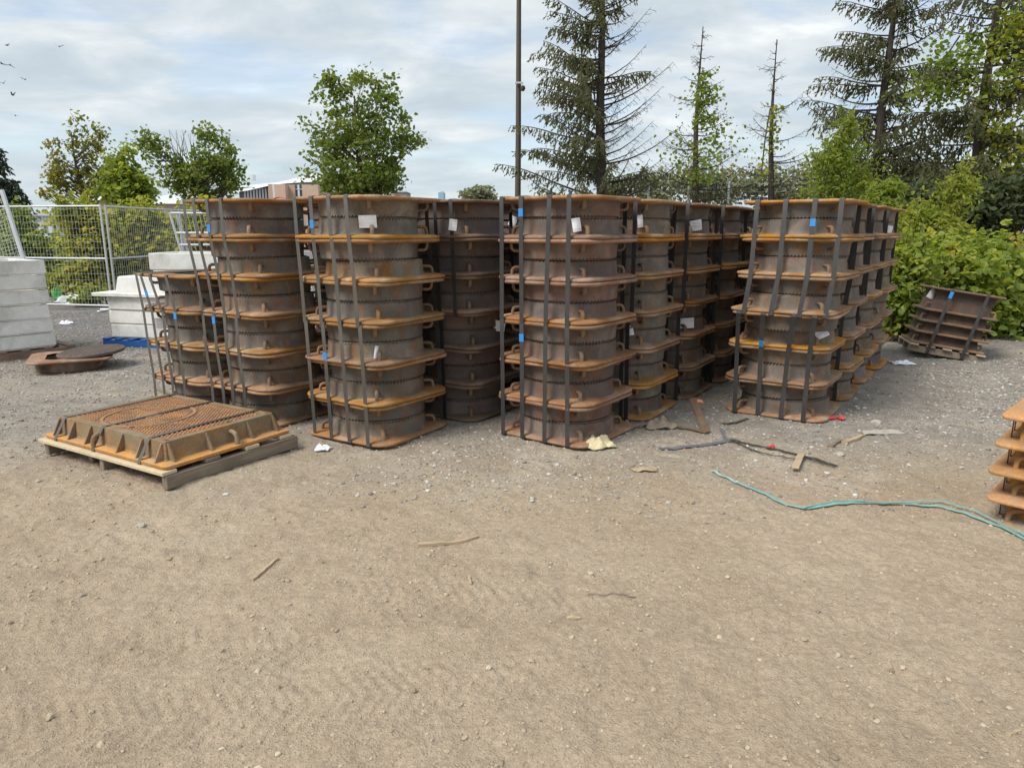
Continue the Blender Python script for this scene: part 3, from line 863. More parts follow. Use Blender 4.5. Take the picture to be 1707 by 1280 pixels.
# main stack: visible long face runs from (-5.87,9.09) towards (-6.3,8.57)
ang = math.atan2(9.09 - 8.57, -5.87 + 6.28)
fdir = Vector((math.cos(ang), math.sin(ang), 0)); ndir = Vector((-math.sin(ang), math.cos(ang), 0))
c0 = Vector((-5.87, 9.05, 0)) - fdir * .62 + ndir * .55
plank_pallet('wooden_pallet', (c0.x + fdir.x * .14, c0.y + fdir.y * .14, 0), ang, 1.38, 1.18, M['wood_red'], M['wood_red'], 'brownish wooden pallet under the tall pale concrete stack', None)
tops = ['bottom', 'second lowest', 'third lowest', 'third highest', 'second highest', 'topmost open']
for i in range(6):
    o = hollow(1.22 + (.03 if i == 5 else 0) + rnd.uniform(-.01, .01), 1.10, .176, .085, .004).build('concrete_section', M['concrete'], None, 0)
    o.location = (c0.x + fdir.x * rnd.uniform(-.02, .025), c0.y + fdir.y * rnd.uniform(-.02, .02), .113 + .182 * i)
    o.rotation_euler = (R(rnd.uniform(-.25, .25)), R(rnd.uniform(-.3, .3)), ang + R(rnd.uniform(-.6, .6)))
    tag(o, f'{tops[i]} hollow concrete section in the tall pale stack at left edge', 'concrete section', 'hollow concrete sections in the left stack')
# second stack on the blue pallet
pb = Vector((-5.02, 10.1, 0)); a2 = R(-14)
plank_pallet('blue_pallet', (pb.x, pb.y, 0), a2, 1.1, 1.0, M['blue_pallet'], M['blue_pallet'], 'bright blue pallet beneath the smaller concrete stack', None)
for i in range(3):
    o = hollow(1.0, .9, .186, .08).build('concrete_section', M['concrete'], None, 0)
    o.location = (pb.x + .05 + rnd.uniform(-.02, .02), pb.y + rnd.uniform(-.02, .02), .113 + .19 * i)
    o.rotation_euler = (0, 0, a2 + R(rnd.uniform(-1, 1)))
    tag(o, f'{["bottom", "middle", "top"][i]} concrete section of three on the blue pallet', 'concrete section', 'concrete sections on the blue pallet')
o = MB().box((0, 0, 0), (1.22, 1.0, .05), None, .006).build('concrete_slab', M['concrete'])
o.location = (pb.x - .03, pb.y, .71); o.rotation_euler = (0, 0, a2)
tag(o, 'thin concrete slab between the blue pallet stack and the white block', 'slab')
o = MB().loft([[(x, y, z) for x, y in rsq(a, b_, .03, 4)] for a, b_, z in ((.43, .40, 0), (.43, .40, .02), (.405, .37, .20), (.39, .355, .213), (.2, .2, .216))], cap0=True, cap1=True).build('concrete_block', M['white_concrete'])
o.location = (pb.x + .06, pb.y + .02, .737); o.rotation_euler = (0, 0, a2)
tag(o, 'white tapered concrete block on top of the thin slab', 'concrete block')
for i in range(4):
    o = hollow(1.35 - (0 if i == 3 else .10), 1.1, .29, .09).build('concrete_section', M['concrete'], None, 0)
    pp = A(300, 440, 12.6)
    o.location = (pp.x + .25, 12.9, .01 + .295 * i); o.rotation_euler = (0, 0, R(3))
    tag(o, f'{["bottom", "second", "third", "top"][i]} section of the pale concrete stack behind the short frame stack', 'concrete section', 'pale concrete sections behind the frames')

# ------------------------------------------------------------------ fence panels
def fence_panel(name, p0, p1, z0, z1, label, tilt=0.0, group='temporary mesh fence panels', mid=True, gx=.075, gz=.125, post=.021, wire=.0017, feet=True, lean=0.0):
    p0, p1 = Vector((*p0, 0)), Vector((*p1, 0))
    L = (p1 - p0).length
    e = empty(name, p0, 0, label, 'fence panel', group)
    e.rotation_euler = Euler((R(tilt), R(lean), math.atan2((p1 - p0).y, (p1 - p0).x)))
    for x in (0, L):
        MB().tube([(x, 0, z0 - .05), (x, 0, z1 + .03)], post, 8).build('post', M['galv'], e)
    for z in ([z0 + .08, z1] + ([z0 + (z1 - z0) * .5] if mid else [])):
        MB().tube([(0, 0, z), (L, 0, z)], post * .85, 8).build('rail', M['galv'], e)
    wm = MB()
    for k in range(int(L / gx)):
        x = gx * (k + .7)
        if x < L: wm.tube([(x, 0, z0 + .08), (x, 0, z1)], wire, 4, False)
    for k in range(1, int((z1 - z0 - .08) / gz) + 1):
        wm.tube([(0, 0, z0 + .08 + k * gz), (L, 0, z0 + .08 + k * gz)], wire, 4, False)
    wm.build('wire_mesh', M['wire'], e, 0)
    if feet:
        for x in (.02, L - .02):
            MB().box((x, 0, .02), (.07, .7, .035), None, .008).build('foot', M['galv'], e)
    return e
fp = G(190, 518)
fence_panel('temporary_fence', (-10.75, 14.75), (fp.x - .03, fp.y), .02, 2.03, 'long mesh fence panel behind the tall concrete stack', lean=0)
fence_panel('temporary_fence', (fp.x + .05, fp.y + .03), (-7.75, 17.0), .02, 2.02, 'mesh fence panel receding from the leaning post', lean=.0)
fence_panel('temporary_fence', (-7.75, 17.05), (-5.2, 18.6), .02, 2.02, 'mesh fence panel farthest back beside the bushes')
fence_panel('temporary_fence', (-13.8, 15.7), (-10.8, 14.8), .02, 2.03, 'mesh fence panel cut off by the left edge of the photo')
# leaning galvanised gate panel at far left
ga = A(12, 425, 9.7)
fence_panel('leaning_gate', (ga.x - 1.3, 9.9), (ga.x + .24, 9.94), .0, 1.76, 'silver gate panel leaning behind the tall concrete stack', tilt=-8, group=None, gx=.05, gz=.05, post=.03, feet=False, mid=False, lean=-15)
# barricade of tubes
bq = A(296, 420, 13.4)
e = empty('tube_barricade', (bq.x, 13.6, 0), R(10), 'stack of galvanised tube barricades leaning behind the pale concrete', 'barricade')
for x0, x1, y in ((-.02, -.16, 0), (.06, -.06, .08), (.75, .62, 0)):
    MB().tube([(x0 + .22, y, .0), (x1, y, 1.9)], .024, 8).build('upright', M['galv'], e)
for z in (1.88, 1.52, 1.3):
    MB().tube([(-.14 + (1.9 - z) * .18, 0, z), (.66 + (1.9 - z) * .18, 0, z)], .021, 8).build('rail', M['galv'], e)
wm = MB()
for k in range(11):
    x = -.06 + .07 * k
    wm.tube([(x + .18, .0, .6), (x, 0, 1.86)], .004, 4)
wm.build('bars', M['galv'], e, 0)

# ------------------------------------------------------------------ tilted stack on the right
tp = Vector((5.50, 9.05, 0))
tilt = Euler((R(-2), R(8.5), R(-20)))
e = empty('wooden_pallet', (tp.x, tp.y, .03), tilt, 'tilted worn pallet half sunk under the leaning dark stack', 'pallet')
for y in (-.36, 0, .36):
    MB().box((0, y, .03), (.84, .06, .08), None, .004).build('stringer', M['wood_grey'], e)
for i in range(5):
    MB().box((-.37 + .185 * i, 0, .083), (.10, .86, .022), None, .003).build('deck_board', M['wood_red'] if i % 2 else M['wood_stick'], e)
def rect_frame(loc, rot, h, label, top=False):
    e = empty('rectangular_frame', loc, rot, label, 'manhole frame', 'dark rectangular frames in the leaning stack')
    MB().loft(rect_loft([(.30, .30, .03, 0), (.40, .40, .02, 0), (.405, .405, .02, .006), (.405, .405, .02, .02), (.398, .398, .02, .026), (.33, .33, .03, .03)])).build('flange', M['flange_dark'], e)
    MB().loft(rect_loft([(.30, .30, .03, .02), (.345, .345, .03, .026), (.335, .335, .03, .05), (.325, .325, .03, h), (.30, .30, .03, h), (.29, .29, .03, .03), (.30, .30, .03, .02)])).build('wall', M['black_iron'], e)
    for x in (-.37, .37):
        MB().tube([(x * .85, -.30, .09), (x, -.30, .095), (x * 1.03, -.30, .07), (x * 1.03, -.30, .02)], .014, 7).build('lug', M['lug'], e)
    return e
rm = tilt.to_matrix()
zs = [.096, .236, .376, .516]
for i, z in enumerate(zs):
    q = Vector((tp.x, tp.y, .03)) + rm @ Vector((.012 * i, .0, z))
    rect_frame(q, tilt, .138 if i < 3 else .146, ['bottom', 'second', 'third', 'fourth'][i] + ' dark rectangular frame from below in the leaning stack')
q = Vector((tp.x, tp.y, .03)) + rm @ Vector((.055, .0, .516 + .296))
ef = rect_frame(q, (tilt.to_matrix() @ Matrix.Rotation(math.pi, 3, 'X')).to_euler(), .146, 'topmost upside-down dark frame in the leaning stack')
for i, x in enumerate((-.17, .21)):
    pts = [(x - .04, -.42, -.01), (x - .04, -.435, .03), (x, -.425, .40), (x + .05, -.415, .80), (x + .05, -.40, .818), (x + .05, .40, .818), (x, .43, .4), (x - .04, .43, 0), (x - .04, .42, -.02)]
    o = MB().ribbon(pts, (1, 0, 0), .036, .0018, closed=True).build('steel_strap', M['strap'])
    o.location = (tp.x, tp.y, .03); o.rotation_euler = tilt
    tag(o, ['left', 'right'][i] + ' black strap around the leaning dark stack', 'strap', 'straps on the leaning stack')
    if i == 0:
        MB().ribbon([(x + .035, -.4215, .70), (x + .04, -.4195, .74), (x + .046, -.417, .78)], (1, 0, 0), .039, .004).build('blue_mark', M['blue_paint'], o)
paper(1556, 489, 8.91, 15, 20, 28, 'crumpled white tag on left side of the leaning dark stack', 0)

# ------------------------------------------------------------------ bright rusty stack at the right edge
re = Vector((3.20, 3.69, 0)); rth = R(45)
def nested(z, label, last=False):
    e = empty('manhole_frame', (re.x + rnd.uniform(-.008, .008) + (.02 if z > .5 else 0) * 1, re.y + rnd.uniform(-.006, .006), z), rth + R(rnd.uniform(-1, 1)), label, 'manhole frame', 'bright orange frames at the right edge')
    e.scale = (1, 1, 1.05)
    for src, nm_ in ((flO, 'flange'), (coO, 'collar')):
        link(nm_, src, e)
    for k in range(4):
        link('lug', lgO[k], e)
    return e
flO = flange_mesh('flange', M['orange_iron'], 3, .05)
coO = collar_mesh('collar', M['orange_iron'], 4)
lgO = []
for k in range(4):
    me = LG[k].copy(); me.materials.clear(); me.materials.append(M['orange_iron']); lgO.append(me)
for i in range(5):
    nested(-.045 + .155 * i, ['lowest half-buried', 'second lowest', 'third lowest', 'second highest', 'topmost'][i] + ' orange frame in the stack cut by the right edge')
for i, (ox, oy) in enumerate(((-.44, .085), (-.33, .22))):
    pts = [re + Vector((ox, oy, z)) for z in (-.02, .3, .60)]
    o = MB().ribbon(pts, (.7, .7, 0), .03, .002).build('steel_strap', M['strap'])
    tag(o, ['front', 'back'][i] + ' black strap behind the lugs of the orange edge stack', 'strap', 'straps on the orange edge stack')

# ------------------------------------------------------------------ litter and sticks on the ground
def band(name, pix, width, mat, label, cat='strap', lift=.004, th=.003, group=None):
    """a flat band lying on the ground through picked ground points (smoothly resampled)"""
    P = [on(u, v, 0) for u, v in pix]
    hs = [q[2] if len(q) > 2 else 0 for q in pix] if any(len(q) > 2 for q in pix) else [0] * len(pix)
    pts = []
    for i in range(len(P) - 1):
        p0, p1, p2, p3 = P[max(i - 1, 0)], P[i], P[i + 1], P[min(i + 2, len(P) - 1)]
        for t in np.linspace(0, 1, 9)[:-1 if i < len(P) - 2 else None]:
            q = .5 * ((2 * p1) + (-p0 + p2) * t + (2 * p0 - 5 * p1 + 4 * p2 - p3) * t * t + (-p0 + 3 * p1 - 3 * p2 + p3) * t ** 3)
            q.z = zg(q.x, q.y) + lift + .003 * abs(math.sin(len(pts) * .7))
            pts.append(q)
    return strip(name, pts, width, mat, label, cat, th, group)
band('plastic_strap', [(1187, 787), (1222, 803), (1262, 820), (1300, 835), (1340, 848), (1395, 842), (1460, 840), (1560, 845), (1630, 864), (1707, 895), (1790, 930)], .019, M['teal'], 'long teal plastic strap winding over the dirt to the right edge', 'plastic strap', .010, .004)
band('plastic_strap', [(1338, 850), (1400, 839), (1480, 842), (1570, 840), (1640, 862), (1707, 891), (1790, 926)], .009, M['teal'], 'second thinner teal strap doubled along the long teal strap', 'plastic strap', .018, .004)
band('steel_strap', [(1100, 748), (1150, 744), (1195, 738), (1226, 733)], .05, M['band'], 'wide flat grey band lying on the gravel', 'strap', .006, .003)
band('steel_strap', [(1216, 735), (1262, 745), (1310, 754), (1355, 764), (1395, 778)], .024, M['strap_pale'], 'long grey-brown strap end lying towards the right', 'strap', .010, .003)
band('steel_strap', [(1218, 737), (1258, 752), (1310, 765), (1360, 771), (1392, 781)], .012, M['strap'], 'thin black strap bowed beside the grey-brown one', 'strap', .012, .003)
band('steel_strap', [(1203, 708), (1225, 706), (1247, 699)], .026, M['strap_pale'], 'short loose strap piece lying farthest back on the gravel', 'strap', .008, .004)
band('steel_strap', [(1203, 716), (1207, 728), (1216, 738)], .026, M['band'], 'short grey strap running down into the grey band', 'strap', .008, .004)
band('steel_strap', [(1130, 714), (1150, 717), (1178, 723)], .045, M['flange_dark'], 'rusty brown strap lying under the dusty cloth', 'strap', .012, .005)
band('wood_chip', [(1337, 760), (1331, 772), (1325, 786)], .045, M['wood_stick'], 'short flat grey chip crossing the long strap end', 'wood chip', .03, .008)
# rising bent strap
a = on(1178, 723); b_ = on(1153, 690)
pts = [a + (b_ - a) * t + Vector((0, 0, .02 + .12 * t)) for t in np.linspace(0, 1, 6)]
tag(MB().ribbon(pts, (1, .1, .2), .055, .006).build('steel_strap', M['flange_dark']), 'bent brown strap end sticking up beside the dusty cloth', 'strap')
q = on(1164, 684, .07)
def lump(name, c, size, mat, label, cat, seed, flat=.5, crumple=.3, rz=0.0, n=(26, 14)):
    q = random.Random(seed)
    V, Fq = [], []
    nu, nv_ = n
    ph = [q.uniform(0, 6.28) for _ in range(8)]
    for j in range(nv_ + 1):
        t = math.pi * j / nv_
        for i in range(nu):
            p = 2 * math.pi * i / nu
            x, y, z = math.sin(t) * math.cos(p), math.sin(t) * math.sin(p), math.cos(t)
            k = 1 + crumple * (.5 * math.sin(3 * p + ph[0] + 2 * t) + .35 * math.sin(5 * p + ph[1] - 3 * t) + .3 * math.sin(9 * p + 7 * t + ph[2])) + q.uniform(-.06, .06)
            zz_ = z * flat * (1 + .5 * crumple * math.sin(4 * x + 3 * y + ph[3]))
            V.append((x * k * size[0] / 2, y * k * size[1] / 2, max(zz_, -.35 * flat) * size[2]))
    for j in range(nv_):
        for i in range(nu):
            Fq.append((j * nu + i, j * nu + (i + 1) % nu, (j + 1) * nu + (i + 1) % nu, (j + 1) * nu + i))
    o = MB().add(V, Fq).build(name, mat, None, 60)
    o.location = (c.x, c.y, c.z + .35 * flat * size[2] - .004); o.rotation_euler = (0, 0, rz)
    return tag(o, label, cat)
def sheet(name, c, lx, ly, h, mat, label, cat, seed, rz=0.0, n=16):
    """crumpled cloth lying on the ground"""
    q = np.random.RandomState(seed); sx, sy = q.rand(2) * 50
    V, Fq = [], []
    for i in range(n):
        for j in range(n):
            fx, fy = i / (n - 1) - .5, j / (n - 1) - .5
            rr = 1 + .35 * float(vnoise(np.array([math.atan2(fy, fx) * 1.3 + sx]), np.array([sy]), 3)[0])
            z = .5 + float(vnoise(np.array([fx * 5 + sx]), np.array([fy * 5 + sy]), 31)[0]) + .5 * float(vnoise(np.array([fx * 11 + sx]), np.array([fy * 11 + sy]), 32)[0])
            edge = 1 - min(1, max(abs(fx), abs(fy)) * 2) ** 4
            V.append((fx * lx * rr, fy * ly * rr, .004 + h * z * (.25 + .75 * edge)))
    for i in range(n - 1):
        for j in range(n - 1):
            a_ = i * n + j
            Fq.append((a_, a_ + n, a_ + n + 1, a_ + 1))
    o = MB().add(V, Fq).build(name, mat, None, 70)
    md = o.modifiers.new('thick', 'SOLIDIFY'); md.thickness = .004
    o.location = c; o.rotation_euler = (0, 0, rz)
    return tag(o, label, cat)
sheet('yellow_rag', on(996, 741), .25, .22, .085, M['rag'], 'crumpled dirty yellow rag at the foot of the front middle stack', 'rag', 27, .3, 26)
sheet('dusty_cloth', on(1102, 713), .26, .12, .09, M['cloth'], 'bunched dusty grey-brown cloth on the gravel', 'cloth', 8, .1, 18)
strip('wood_splinter', [on(1045, 719, .01), on(1062, 714, .03), on(1082, 713, .035)], .03, M['cloth'], 'pale frayed strip left of the dusty cloth', 'strip', .006)
sheet('plastic_scrap', q, .07, .07, .04, M['salmon'], 'small orange-pink scrap on the bent brown strap', 'scrap', 12)
sheet('plastic_scrap', on(1383, 699, .002), .16, .05, .025, M['red'], 'red plastic scrap beside the right front stack', 'scrap', 5, R(20))
sheet('plastic_scrap', on(1403, 700, .004), .05, .05, .03, M['red'], 'tiny red fragment right of the larger red scrap', 'scrap', 6)
sheet('plastic_scrap', on(1286, 748, .012), .05, .035, .025, M['red'], 'small red clip on the long strap end', 'scrap', 7)
sheet('paper_scrap', on(538, 750, .004), .11, .09, .04, M['paper'], 'torn whitish paper scrap before the large sheet stack', 'paper scrap', 9)
sheet('paper_scrap', on(1503, 607, .004), .24, .16, .05, M['paper'], 'white paper scrap on the gravel near the leaning stack', 'paper scrap', 15)
sheet('paper_scrap', on(1602, 596, .0), .22, .14, .05, M['paper'], 'white scrap under front edge of the leaning stack', 'paper scrap', 16)
sheet('plastic_sheet', on(128, 506), .75, .5, .22, M['white'], 'white plastic sheeting heaped under the mesh fence', 'plastic sheet', 17, .2)
sheet('plastic_bag', on(97, 500), .2, .2, .40, M['green_bag'], 'green plastic bag beside the tall concrete stack', 'plastic bag', 18)
sheet('paper_scrap', on(112, 540), .22, .18, .06, M['paper'], 'pale scrap on grey gravel right of the concrete stack', 'paper scrap', 19)
sheet('straw_scrap', on(1075, 784), .17, .05, .03, M['wood_stick'], 'pale frayed straw scrap on the dirt below the rag', 'scrap', 21)
def stick(name, p0, p1, w_, h_, mat, label, cat='stick', seed=0, z0=0, z1=0):
    q = random.Random(seed)
    a, b_ = on(*p0), on(*p1)
    d = (b_ - a); L = d.length; n_ = 8
    rings = []
    side = Vector((-d.y, d.x, 0)).normalized()
    for i in range(n_ + 1):
        t = i / n_
        c = a + d * t; c.z = zg(c.x, c.y) + h_ * .38 + z0 + (z1 - z0) * t
        k = (1 - .45 * t) * q.uniform(.85, 1.12)
        c += side * q.uniform(-.1, .1) * w_
        rings.append([c + side * (w_ / 2 * k * sx) + Vector((0, 0, h_ / 2 * k * sz)) for sx, sz in ((-1, -.8), (1, -1), (.9, .7), (.1, 1), (-.95, .8))])
    return tag(MB().loft(rings, cap0=True, cap1=True).build(name, mat, None, 25), label, cat)
stick('wood_splinter', (697, 911), (797, 899), .034, .024, M['wood_stick'], 'longest pale wood splinter lying on the tan dirt', seed=1)
stick('wood_splinter', (419, 968), (464, 932), .022, .016, M['wood_stick'], 'thin slanting stick left of the longest splinter', seed=2)
stick('wood_splinter', (782, 960), (785, 977), .016, .014, M['wood_stick'], 'tiny upright splinter below the longest splinter', seed=3)
stick('wood_splinter', (945, 1031), (967, 1032), .022, .016, M['wood_stick'], 'short flat chip in the lower middle dirt', seed=4)
stick('wood_splinter', (1408, 738), (1440, 727), .05, .03, M['wood_stick'], 'pale broken board end at the gravel edge', seed=5)
stick('wood_splinter', (1384, 745), (1402, 733), .04, .03, M['wood_grey'], 'dark broken wood piece beside the pale board end', seed=6)
stick('wood_splinter', (897, 972), (918, 981), .008, .007, M['wood_stick'], 'hair-thin straw stem on the dirt', seed=7)
stick('wood_splinter', (980, 990), (1060, 994), .012, .010, M['wood_grey'], 'thin grey twig among small stones right of centre', seed=8)
stick('wood_splinter', (1680, 1225), (1700, 1213), .018, .008, M['wood_stick'], 'flat pale chip near the lower right corner', seed=9)
stick('wood_splinter', (262, 650), (300, 662), .05, .03, M['wood_grey'], 'dark offcut lying behind the covered pallet', seed=10)
lump('pale_rock', on(236, 878), (.045, .04, .03), M['rock'], 'flat pale stone on the dirt under the covered pallet', 'rock', 3)
lump('pale_rock', on(1460, 705), (.09, .07, .05), M['rock'], 'pale rounded rock on dark gravel right of the red scrap', 'rock', 4)
lump('pale_rock', on(1400, 757), (.08, .065, .04), M['rock'], 'whitish broken rock below the pale board end', 'rock', 5)
sheet('cardboard_scrap', on(1470, 722), .32, .07, .03, M['rock'], 'pale torn cardboard strip on the gravel at right', 'cardboard', 23, R(5))

# ------------------------------------------------------------------ foliage
def leaves(P, size, up=.5, tint=None, aspect=.75, down=0.0, outdir=None):
    """P (n,3) leaf bases -> vertices and quads of folded six-point leaves"""
    n = len(P)
    size = np.broadcast_to(size, (n,))
    D = rs.randn(n, 3); D[:, 2] = D[:, 2] * .6 - down
    if outdir is not None: D += outdir
    D /= np.linalg.norm(D, axis=1)[:, None] + 1e-9
    N = rs.randn(n, 3) * .8; N[:, 2] += up * 2
    N -= D * (N * D).sum(1)[:, None]
    N /= np.linalg.norm(N, axis=1)[:, None] + 1e-9
    W = np.cross(D, N)
    loc = np.array([(0, 0, 0), (-.5, .28, .10), (-.36, .72, .10), (0, 1, -.05), (.36, .72, .10), (.5, .28, .10)])
    V = P[:, None, :] + size[:, None, None] * (W[:, None, :] * (loc[:, 0] * aspect)[None, :, None] + D[:, None, :] * loc[:, 1][None, :, None] + N[:, None, :] * loc[:, 2][None, :, None])
    F_ = np.array([(0, 1, 2, 3), (0, 3, 4, 5)])[None] + (np.arange(n) * 6)[:, None, None]
    return V.reshape(-1, 3), F_.reshape(-1, 4), np.repeat(tint, 2)
def clumps(lobes, n_cl, spread, per, shell=.55):
    """lobes: (x,y,z,rx,ry,rz); clump centres inside, then leaf bases round them"""
    L = np.array(lobes, float)
    vol = L[:, 3] * L[:, 4] * L[:, 5]; pr = vol ** .75; pr /= pr.sum()
    k = rs.choice(len(L), n_cl, p=pr)
    d = rs.randn(n_cl, 3); d /= np.linalg.norm(d, axis=1)[:, None]
    r_ = (shell + (1 - shell) * rs.rand(n_cl)) * rs.rand(n_cl) ** .12
    C = L[k, :3] + d * r_[:, None] * L[k, 3:]
    cnt = rs.poisson(per, n_cl) + 2
    kk = np.repeat(np.arange(n_cl), cnt)
    P = C[kk] + rs.randn(len(kk), 3) * spread * np.array([1, 1, .75])
    return C, kk, P
def px_lobes(Y, rows, depth=.85):
    out_ = []
    for u, v, ru, rv in rows:
        p = A(u, v, Y); k = math.hypot(*(p - Vector((0, 0, CAM_H))).yz) / FPX
        out_.append((p.x, Y + rs.uniform(-.3, .3) * ru * k, p.z, ru * k, ru * k * depth, rv * k))
    return out_
def skeleton(base, C, r0, n_br, mat, parent, top=None, name='trunk'):
    """trunk from base upwards with curved limbs to some of the clump centres"""
    C = np.asarray(C)
    base = Vector(base); top = Vector(top) if top is not None else Vector((C[:, 0].mean(), C[:, 1].mean(), C[:, 2].max() * .9 + base.z * .1))
    mb = MB()
    def tr(t):
        return base.lerp(top, t) + Vector((.10 * math.sin(t * 5 + base.x), .1 * math.sin(t * 4 + 1), 0)) * min(1, (top - base).length / 4)
    mb.tube([tr(t) for t in np.linspace(0, 1, 9)], [r0 * (1 - .85 * t) for t in np.linspace(0, 1, 9)], 8)
    sel = rs.choice(len(C), min(n_br, len(C)), replace=False)
    H_ = top.z - base.z
    for i in sel:
        c = Vector(C[i])
        hor = math.hypot(c.x - base.x, c.y - base.y)
        t0 = min(.92, max(.12, (c.z - base.z - hor * .9) / H_))
        a = tr(t0); mid = a.lerp(c, .5) + Vector((0, 0, -.10 * hor))
        pts = [a * (1 - t) ** 2 + mid * 2 * t * (1 - t) + c * t * t for t in np.linspace(0, 1, 6)]
        rr = max(.012, r0 * .38 * (1 - t0) + .008)
        mb.tube(pts, [rr * (1 - .8 * t) for t in np.linspace(0, 1, 6)], 5)
    return mb.build(name, mat, parent)
def leafy_tree(name, label, base, lobes, n_cl, spread, per, size, mat, r0, n_br, tintf=None, group=None, aspect=.8, bark='bark', top=None, cat='tree', down=.2, twigs=None, up=.5):
    e = empty(name, base, 0, label, cat, group)
    C, kk, P = clumps(lobes, n_cl, spread, per)
    ct = rs.rand(n_cl)
    tint = np.clip(.5 * ct[kk] + .5 * rs.rand(len(P)), 0, 1) if tintf is None else tintf(P, ct[kk])
    V, F_, T = leaves(P, size * (.65 + .7 * rs.rand(len(P))), up, tint, aspect, down)
    b = np.array(base)
    link('crown', np_mesh('crown', V - b, F_, mat, T), e)
    tk = skeleton((0, 0, -.02), C - b, r0, n_br, M[bark], e, top=(Vector(top) - Vector(base)) if top is not None else None)
    if twigs:
        mb = MB()
        for p0, p1 in twigs:
            p0, p1 = Vector(p0) - Vector(base), Vector(p1) - Vector(base)
            mid = p0.lerp(p1, .5) + Vector((rnd.uniform(-.1, .1), 0, rnd.uniform(-.05, .1)))
            mb.tube([p0, mid, p1], [.02, .012, .004], 5)
        mb.build('bare_twigs', M['bark'], e)
    return e
LM = {}
LM['maple'] = leafmat('maple_leaf', [(0, (.10, .155, .042)), (.5, (.165, .23, .06)), (.85, (.21, .26, .075)), (1, (.27, .27, .085))], .62)
LM['redmaple'] = leafmat('autumn_maple_leaf', [(0, (.15, .19, .052)), (.5, (.215, .225, .064)), (.8, (.27, .22, .07)), (1, (.30, .17, .075))], .62)
LM['bright'] = leafmat('bright_green_leaf', [(0, (.14, .21, .045)), (.5, (.23, .31, .06)), (1, (.36, .39, .085))], .58)
LM['yellow'] = leafmat('yellowing_leaf', [(0, (.16, .22, .045)), (.4, (.31, .36, .062)), (.75, (.50, .46, .08)), (1, (.60, .47, .10))], .55)
LM['hedge'] = leafmat('vine_leaf', [(0, (.12, .20, .05)), (.45, (.235, .32, .065)), (.85, (.38, .43, .095)), (.96, (.52, .49, .09)), (1, (.50, .34, .10))], .55, .45)
LM['spruce'] = leafmat('spruce_needles', [(0, (.11, .13, .072)), (.55, (.165, .178, .095)), (.9, (.21, .205, .105)), (1, (.25, .21, .11))], .45, .8)
LM['dark'] = leafmat('dark_conifer', [(0, (.045, .072, .052)), (1, (.085, .115, .072))], .25, .8)
LM['under'] = leafmat('undergrowth_leaf', [(0, (.045, .065, .030)), (.7, (.075, .10, .042)), (1, (.13, .15, .05))], .4, .7)
LM['far'] = leafmat('hazed_leaf', [(0, (.17, .205, .155)), (.6, (.23, .26, .18)), (.9, (.31, .295, .17)), (1, (.38, .28, .17))], .3, .8)  # paled leaf colours with distance haze mixed in

# --- broadleaf trees
big = px_lobes(24, [(600, 268, 78, 62), (572, 215, 52, 55), (612, 160, 42, 42), (652, 215, 42, 55), (676, 232, 26, 26), (548, 250, 42, 42), (535, 298, 32, 32), (645, 298, 40, 36), (603, 308, 76, 30), (600, 135, 20, 22), (655, 152, 11, 22), (528, 168, 14, 12), (560, 150, 22, 22), (515, 222, 15, 16), (690, 245, 10, 12)])
leafy_tree('maple_tree', 'full green maple tree standing alone behind the middle stacks', (A(597, 330, 24).x, 24, 0), big, 240, .15, 29, .125, LM['maple'], .16, 90, up=.35)
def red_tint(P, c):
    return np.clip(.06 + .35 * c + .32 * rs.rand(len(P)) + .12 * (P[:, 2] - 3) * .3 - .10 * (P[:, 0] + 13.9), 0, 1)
red = px_lobes(24, [(128, 268, 36, 42), (110, 300, 34, 30), (150, 300, 34, 32), (128, 216, 11, 28), (152, 220, 14, 26), (90, 245, 14, 34), (168, 238, 14, 30), (86, 310, 18, 26), (170, 300, 26, 30), (186, 262, 12, 18)])
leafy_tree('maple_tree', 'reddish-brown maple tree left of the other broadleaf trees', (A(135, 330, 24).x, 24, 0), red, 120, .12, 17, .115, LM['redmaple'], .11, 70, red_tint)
sm = px_lobes(21, [(215, 310, 40, 28), (205, 285, 26, 24), (235, 318, 26, 24), (213, 255, 11, 18), (212, 236, 6, 10), (190, 322, 22, 18)])
leafy_tree('sapling_tree', 'bright green young tree between the reddish maple and the dark maple', (A(215, 330, 21).x, 21, 0), sm, 120, .14, 26, .13, LM['bright'], .06, 40)
m2 = px_lobes(26, [(345, 295, 62, 36), (355, 255, 38, 42), (335, 222, 24, 20), (380, 292, 34, 32), (300, 300, 36, 28), (265, 262, 20, 20), (246, 236, 16, 12), (290, 280, 24, 22), (352, 225, 16, 24), (268, 240, 12, 10), (400, 285, 14, 18)])
tw = []
for i in range(16):
    u = rs.uniform(268, 322); tw.append((A(rs.uniform(300, 335), 300, 26), A(u, rs.uniform(215, 235), 26 + rs.uniform(-.5, .5))))
leafy_tree('maple_tree', 'dark green maple with bare twigs on its upper left side', (A(335, 330, 26).x, 26, 0), m2, 160, .145, 25, .125, LM['maple'], .13, 60, twigs=tw, up=.35)
